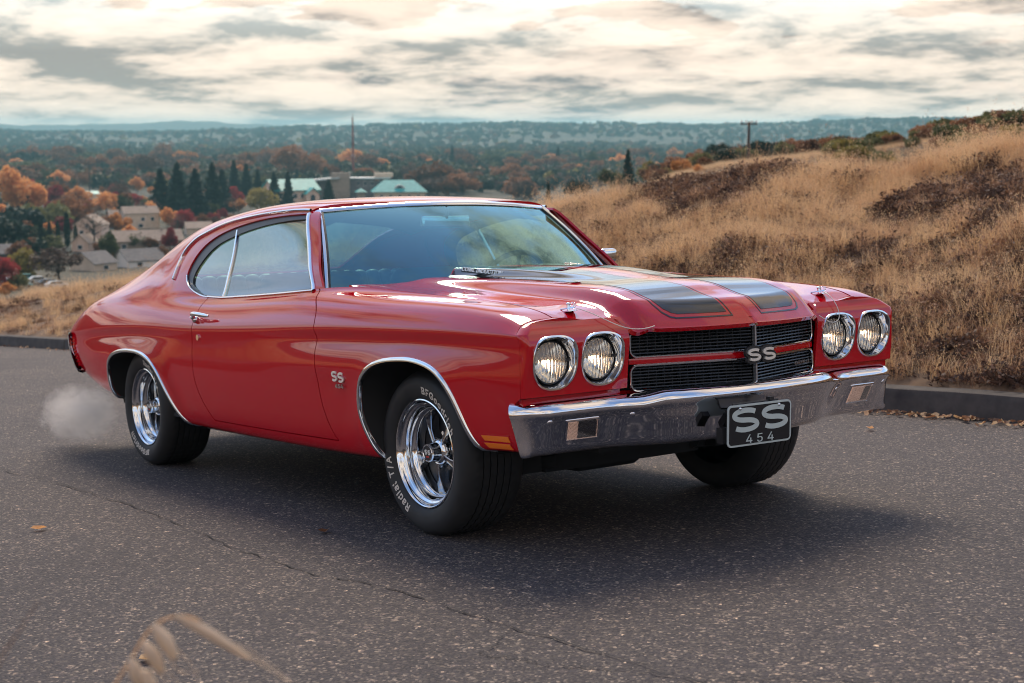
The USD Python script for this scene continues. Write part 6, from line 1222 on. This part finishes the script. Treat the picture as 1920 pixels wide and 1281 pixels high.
# mast and poles
p, r, R_, s = frame_at(663, 345, None); mast = thing('radio_mast', 'tall reddish radio mast rising above the modern block', 'mast', p, R_); H_ = 122 * s
obj('pole', tube([(0, 0, -1), (0, 0, H_)], [.95, .50], 8), 'mast_red', mast, True)
for q, z in enumerate((.28, .42, .60, .74)): obj('antenna_panel', cat([bx((a * .9, 0, z * H_), (.35, .5, 1.8)) for a in (-1, 1)] + [bx((0, 0, z * H_), (1.8, .15, .15))]), 'trim_white' if q % 2 else 'pole_brown', mast, False)
obj('tip', tube([(0, 0, H_), (0, 0, H_ * 1.06)], .10, 5), 'mast_red', mast, True)
def pole(px, base, hpx, label, cross=True, dist=None, rad=.16):
    p, r, R_, s = frame_at(px, base, dist); u = thing('utility_pole', label, 'pole', p, R_); h = hpx * s; obj('post', tube([(0, 0, -1.5), (0, 0, h)], [rad * 1.2, rad * .8], 8), 'pole_brown', u, True)
    if cross: obj('crossarm', cat([bx((0, 0, h * z), (1.5, .12, .13)) for z in (.93,)]), 'pole_brown', u, False); obj('insulator', cat([trimesh.creation.icosphere(1, .10).apply_translation((x, 0, h * .95 + .16)) for x in (-.65, -.25, .25, .65)]), 'trim_white', u, True)
pole(1403, 296, 66, 'wooden utility pole standing above the grass crest', True, 130, .13)
pole(169, 366, 60, 'dark pole rising among the rusty trees at the left', False, None, .35); pole(245, 318, 46, 'thin far pole left of the dome-shaped oak', False, None, .4); pole(307, 316, 44, 'thin far pole right of the dome-shaped oak', False, None, .4)
# parked cars far below on the left
def far_car(px, py, label, col, turn):
    p, r, R_, s = frame_at(px, py, None, turn); c = thing('parked_car', label, 'car', p, R_)
    pr = Polygon([(-2.2, .30), (2.2, .30), (2.25, .75), (1.35, .88), (.75, 1.40), (-1.1, 1.42), (-1.75, .95), (-2.2, .88)]).buffer(-.06).buffer(.06); b = trimesh.creation.extrude_polygon(pr, 1.75, engine='earcut'); v = b.vertices.copy(); b.vertices = np.stack([v[:, 0], v[:, 2] - .875, v[:, 1]], 1); b.fix_normals(); obj('body', b, col, c, 40)
    gl = Polygon([(1.18, .93), (.70, 1.34), (-1.02, 1.36), (-1.5, .97)]); g = trimesh.creation.extrude_polygon(gl, 1.78, engine='earcut'); v = g.vertices.copy(); g.vertices = np.stack([v[:, 0], v[:, 2] - .89, v[:, 1]], 1); g.fix_normals(); obj('window', g, 'house_glass', c, False)
    for x in (-1.35, 1.35):
        for y in (-.80, .80): w_ = trimesh.creation.cylinder(.33, .2, sections=16); w_.vertices = w_.vertices[:, [0, 2, 1]] + [x, y, .33]; w_.fix_normals(); obj('wheel', w_, 'rubber', c, 40)
plain('car_teal', (.10, .30, .30), .25); plain('car_white', (.62, .66, .66), .25); plain('car_dark', (.03, .04, .05), .25)
for q, (x, y, c_, tn_, lb) in enumerate(((26, 532, 'car_white', 8, 'pale parked car, leftmost of the row below the olive tree'), (50, 526, 'car_teal', 10, 'teal parked car next to the leftmost pale one'), (72, 531, 'car_white', 12, 'pale parked car in the middle of the row'), (92, 536, 'car_dark', 14, 'dark parked car under the purple-brown tree'), (106, 540, 'car_white', 14, 'pale parked car, rightmost of the row by the grass'), (40, 540, 'car_teal', 6, 'teal parked car standing in front of the others'))): far_car(x, y, lb, c_, tn_)

# ---------------------------------------------------------------- exhaust smoke and the valley's air
mat('smoke_look', {'tc': ('texture_coordinate', {}), 'l': ('vector_math', {'math_type': 'length'}), 'fall': ('map_range', {'from_min': 0.25, 'from_max': 0.98, 'to_min': 1.0, 'to_max': 0.0, 'clamp': True}), 'n': ('noise_texture', {'scale': 3.0, 'detail': 8.0, 'roughness': 0.66, 'distortion': 0.9}),
    'a': ('math', {'math_type': 'multiply'}), 'r': ('map_range', {'from_min': 0.20, 'from_max': 0.50, 'to_min': 0.0, 'to_max': 3.8, 'clamp': True}), 'v': ('principled_volume', {'color': (0.995, 0.95, 0.91), 'anisotropy': 0.35})},
    [('tc.object', 'l.vector1'), ('l.value', 'fall.value'), ('tc.object', 'n.vector'), ('fall.result', 'a.value1'), ('n.fac', 'a.value2'), ('a.value', 'r.value'), ('r.result', 'v.density')], surface=None, volume='v.volume')
ic = trimesh.creation.icosphere(3, 1.0); sm_ = thing('exhaust_smoke', 'pale puff of exhaust smoke behind the rear wheel', 'smoke', toW([-4.02, -.83, .20]), RW, scale=(.54, .34, .27), kind='stuff')
obj('puff', ic, 'smoke_look', sm_, True)
mat('haze_look', {'v': ('principled_volume', {'color': (0.42, 0.83, 0.90), 'density': 0.000115, 'anisotropy': 0.1})}, surface=None, volume='v.volume')
zb_, zt_ = float(TZ.min()) - 1.5, float(max(TZ.max() + 14, CZ + 20)); hb = bx((CX, CY, (zb_ + zt_) / 2), (18600, 18600, zt_ - zb_))
tag(obj('haze', hb, 'haze_look', None, False), kind='stuff')
print('trees', count_t[0], 'haze', zb_, zt_)
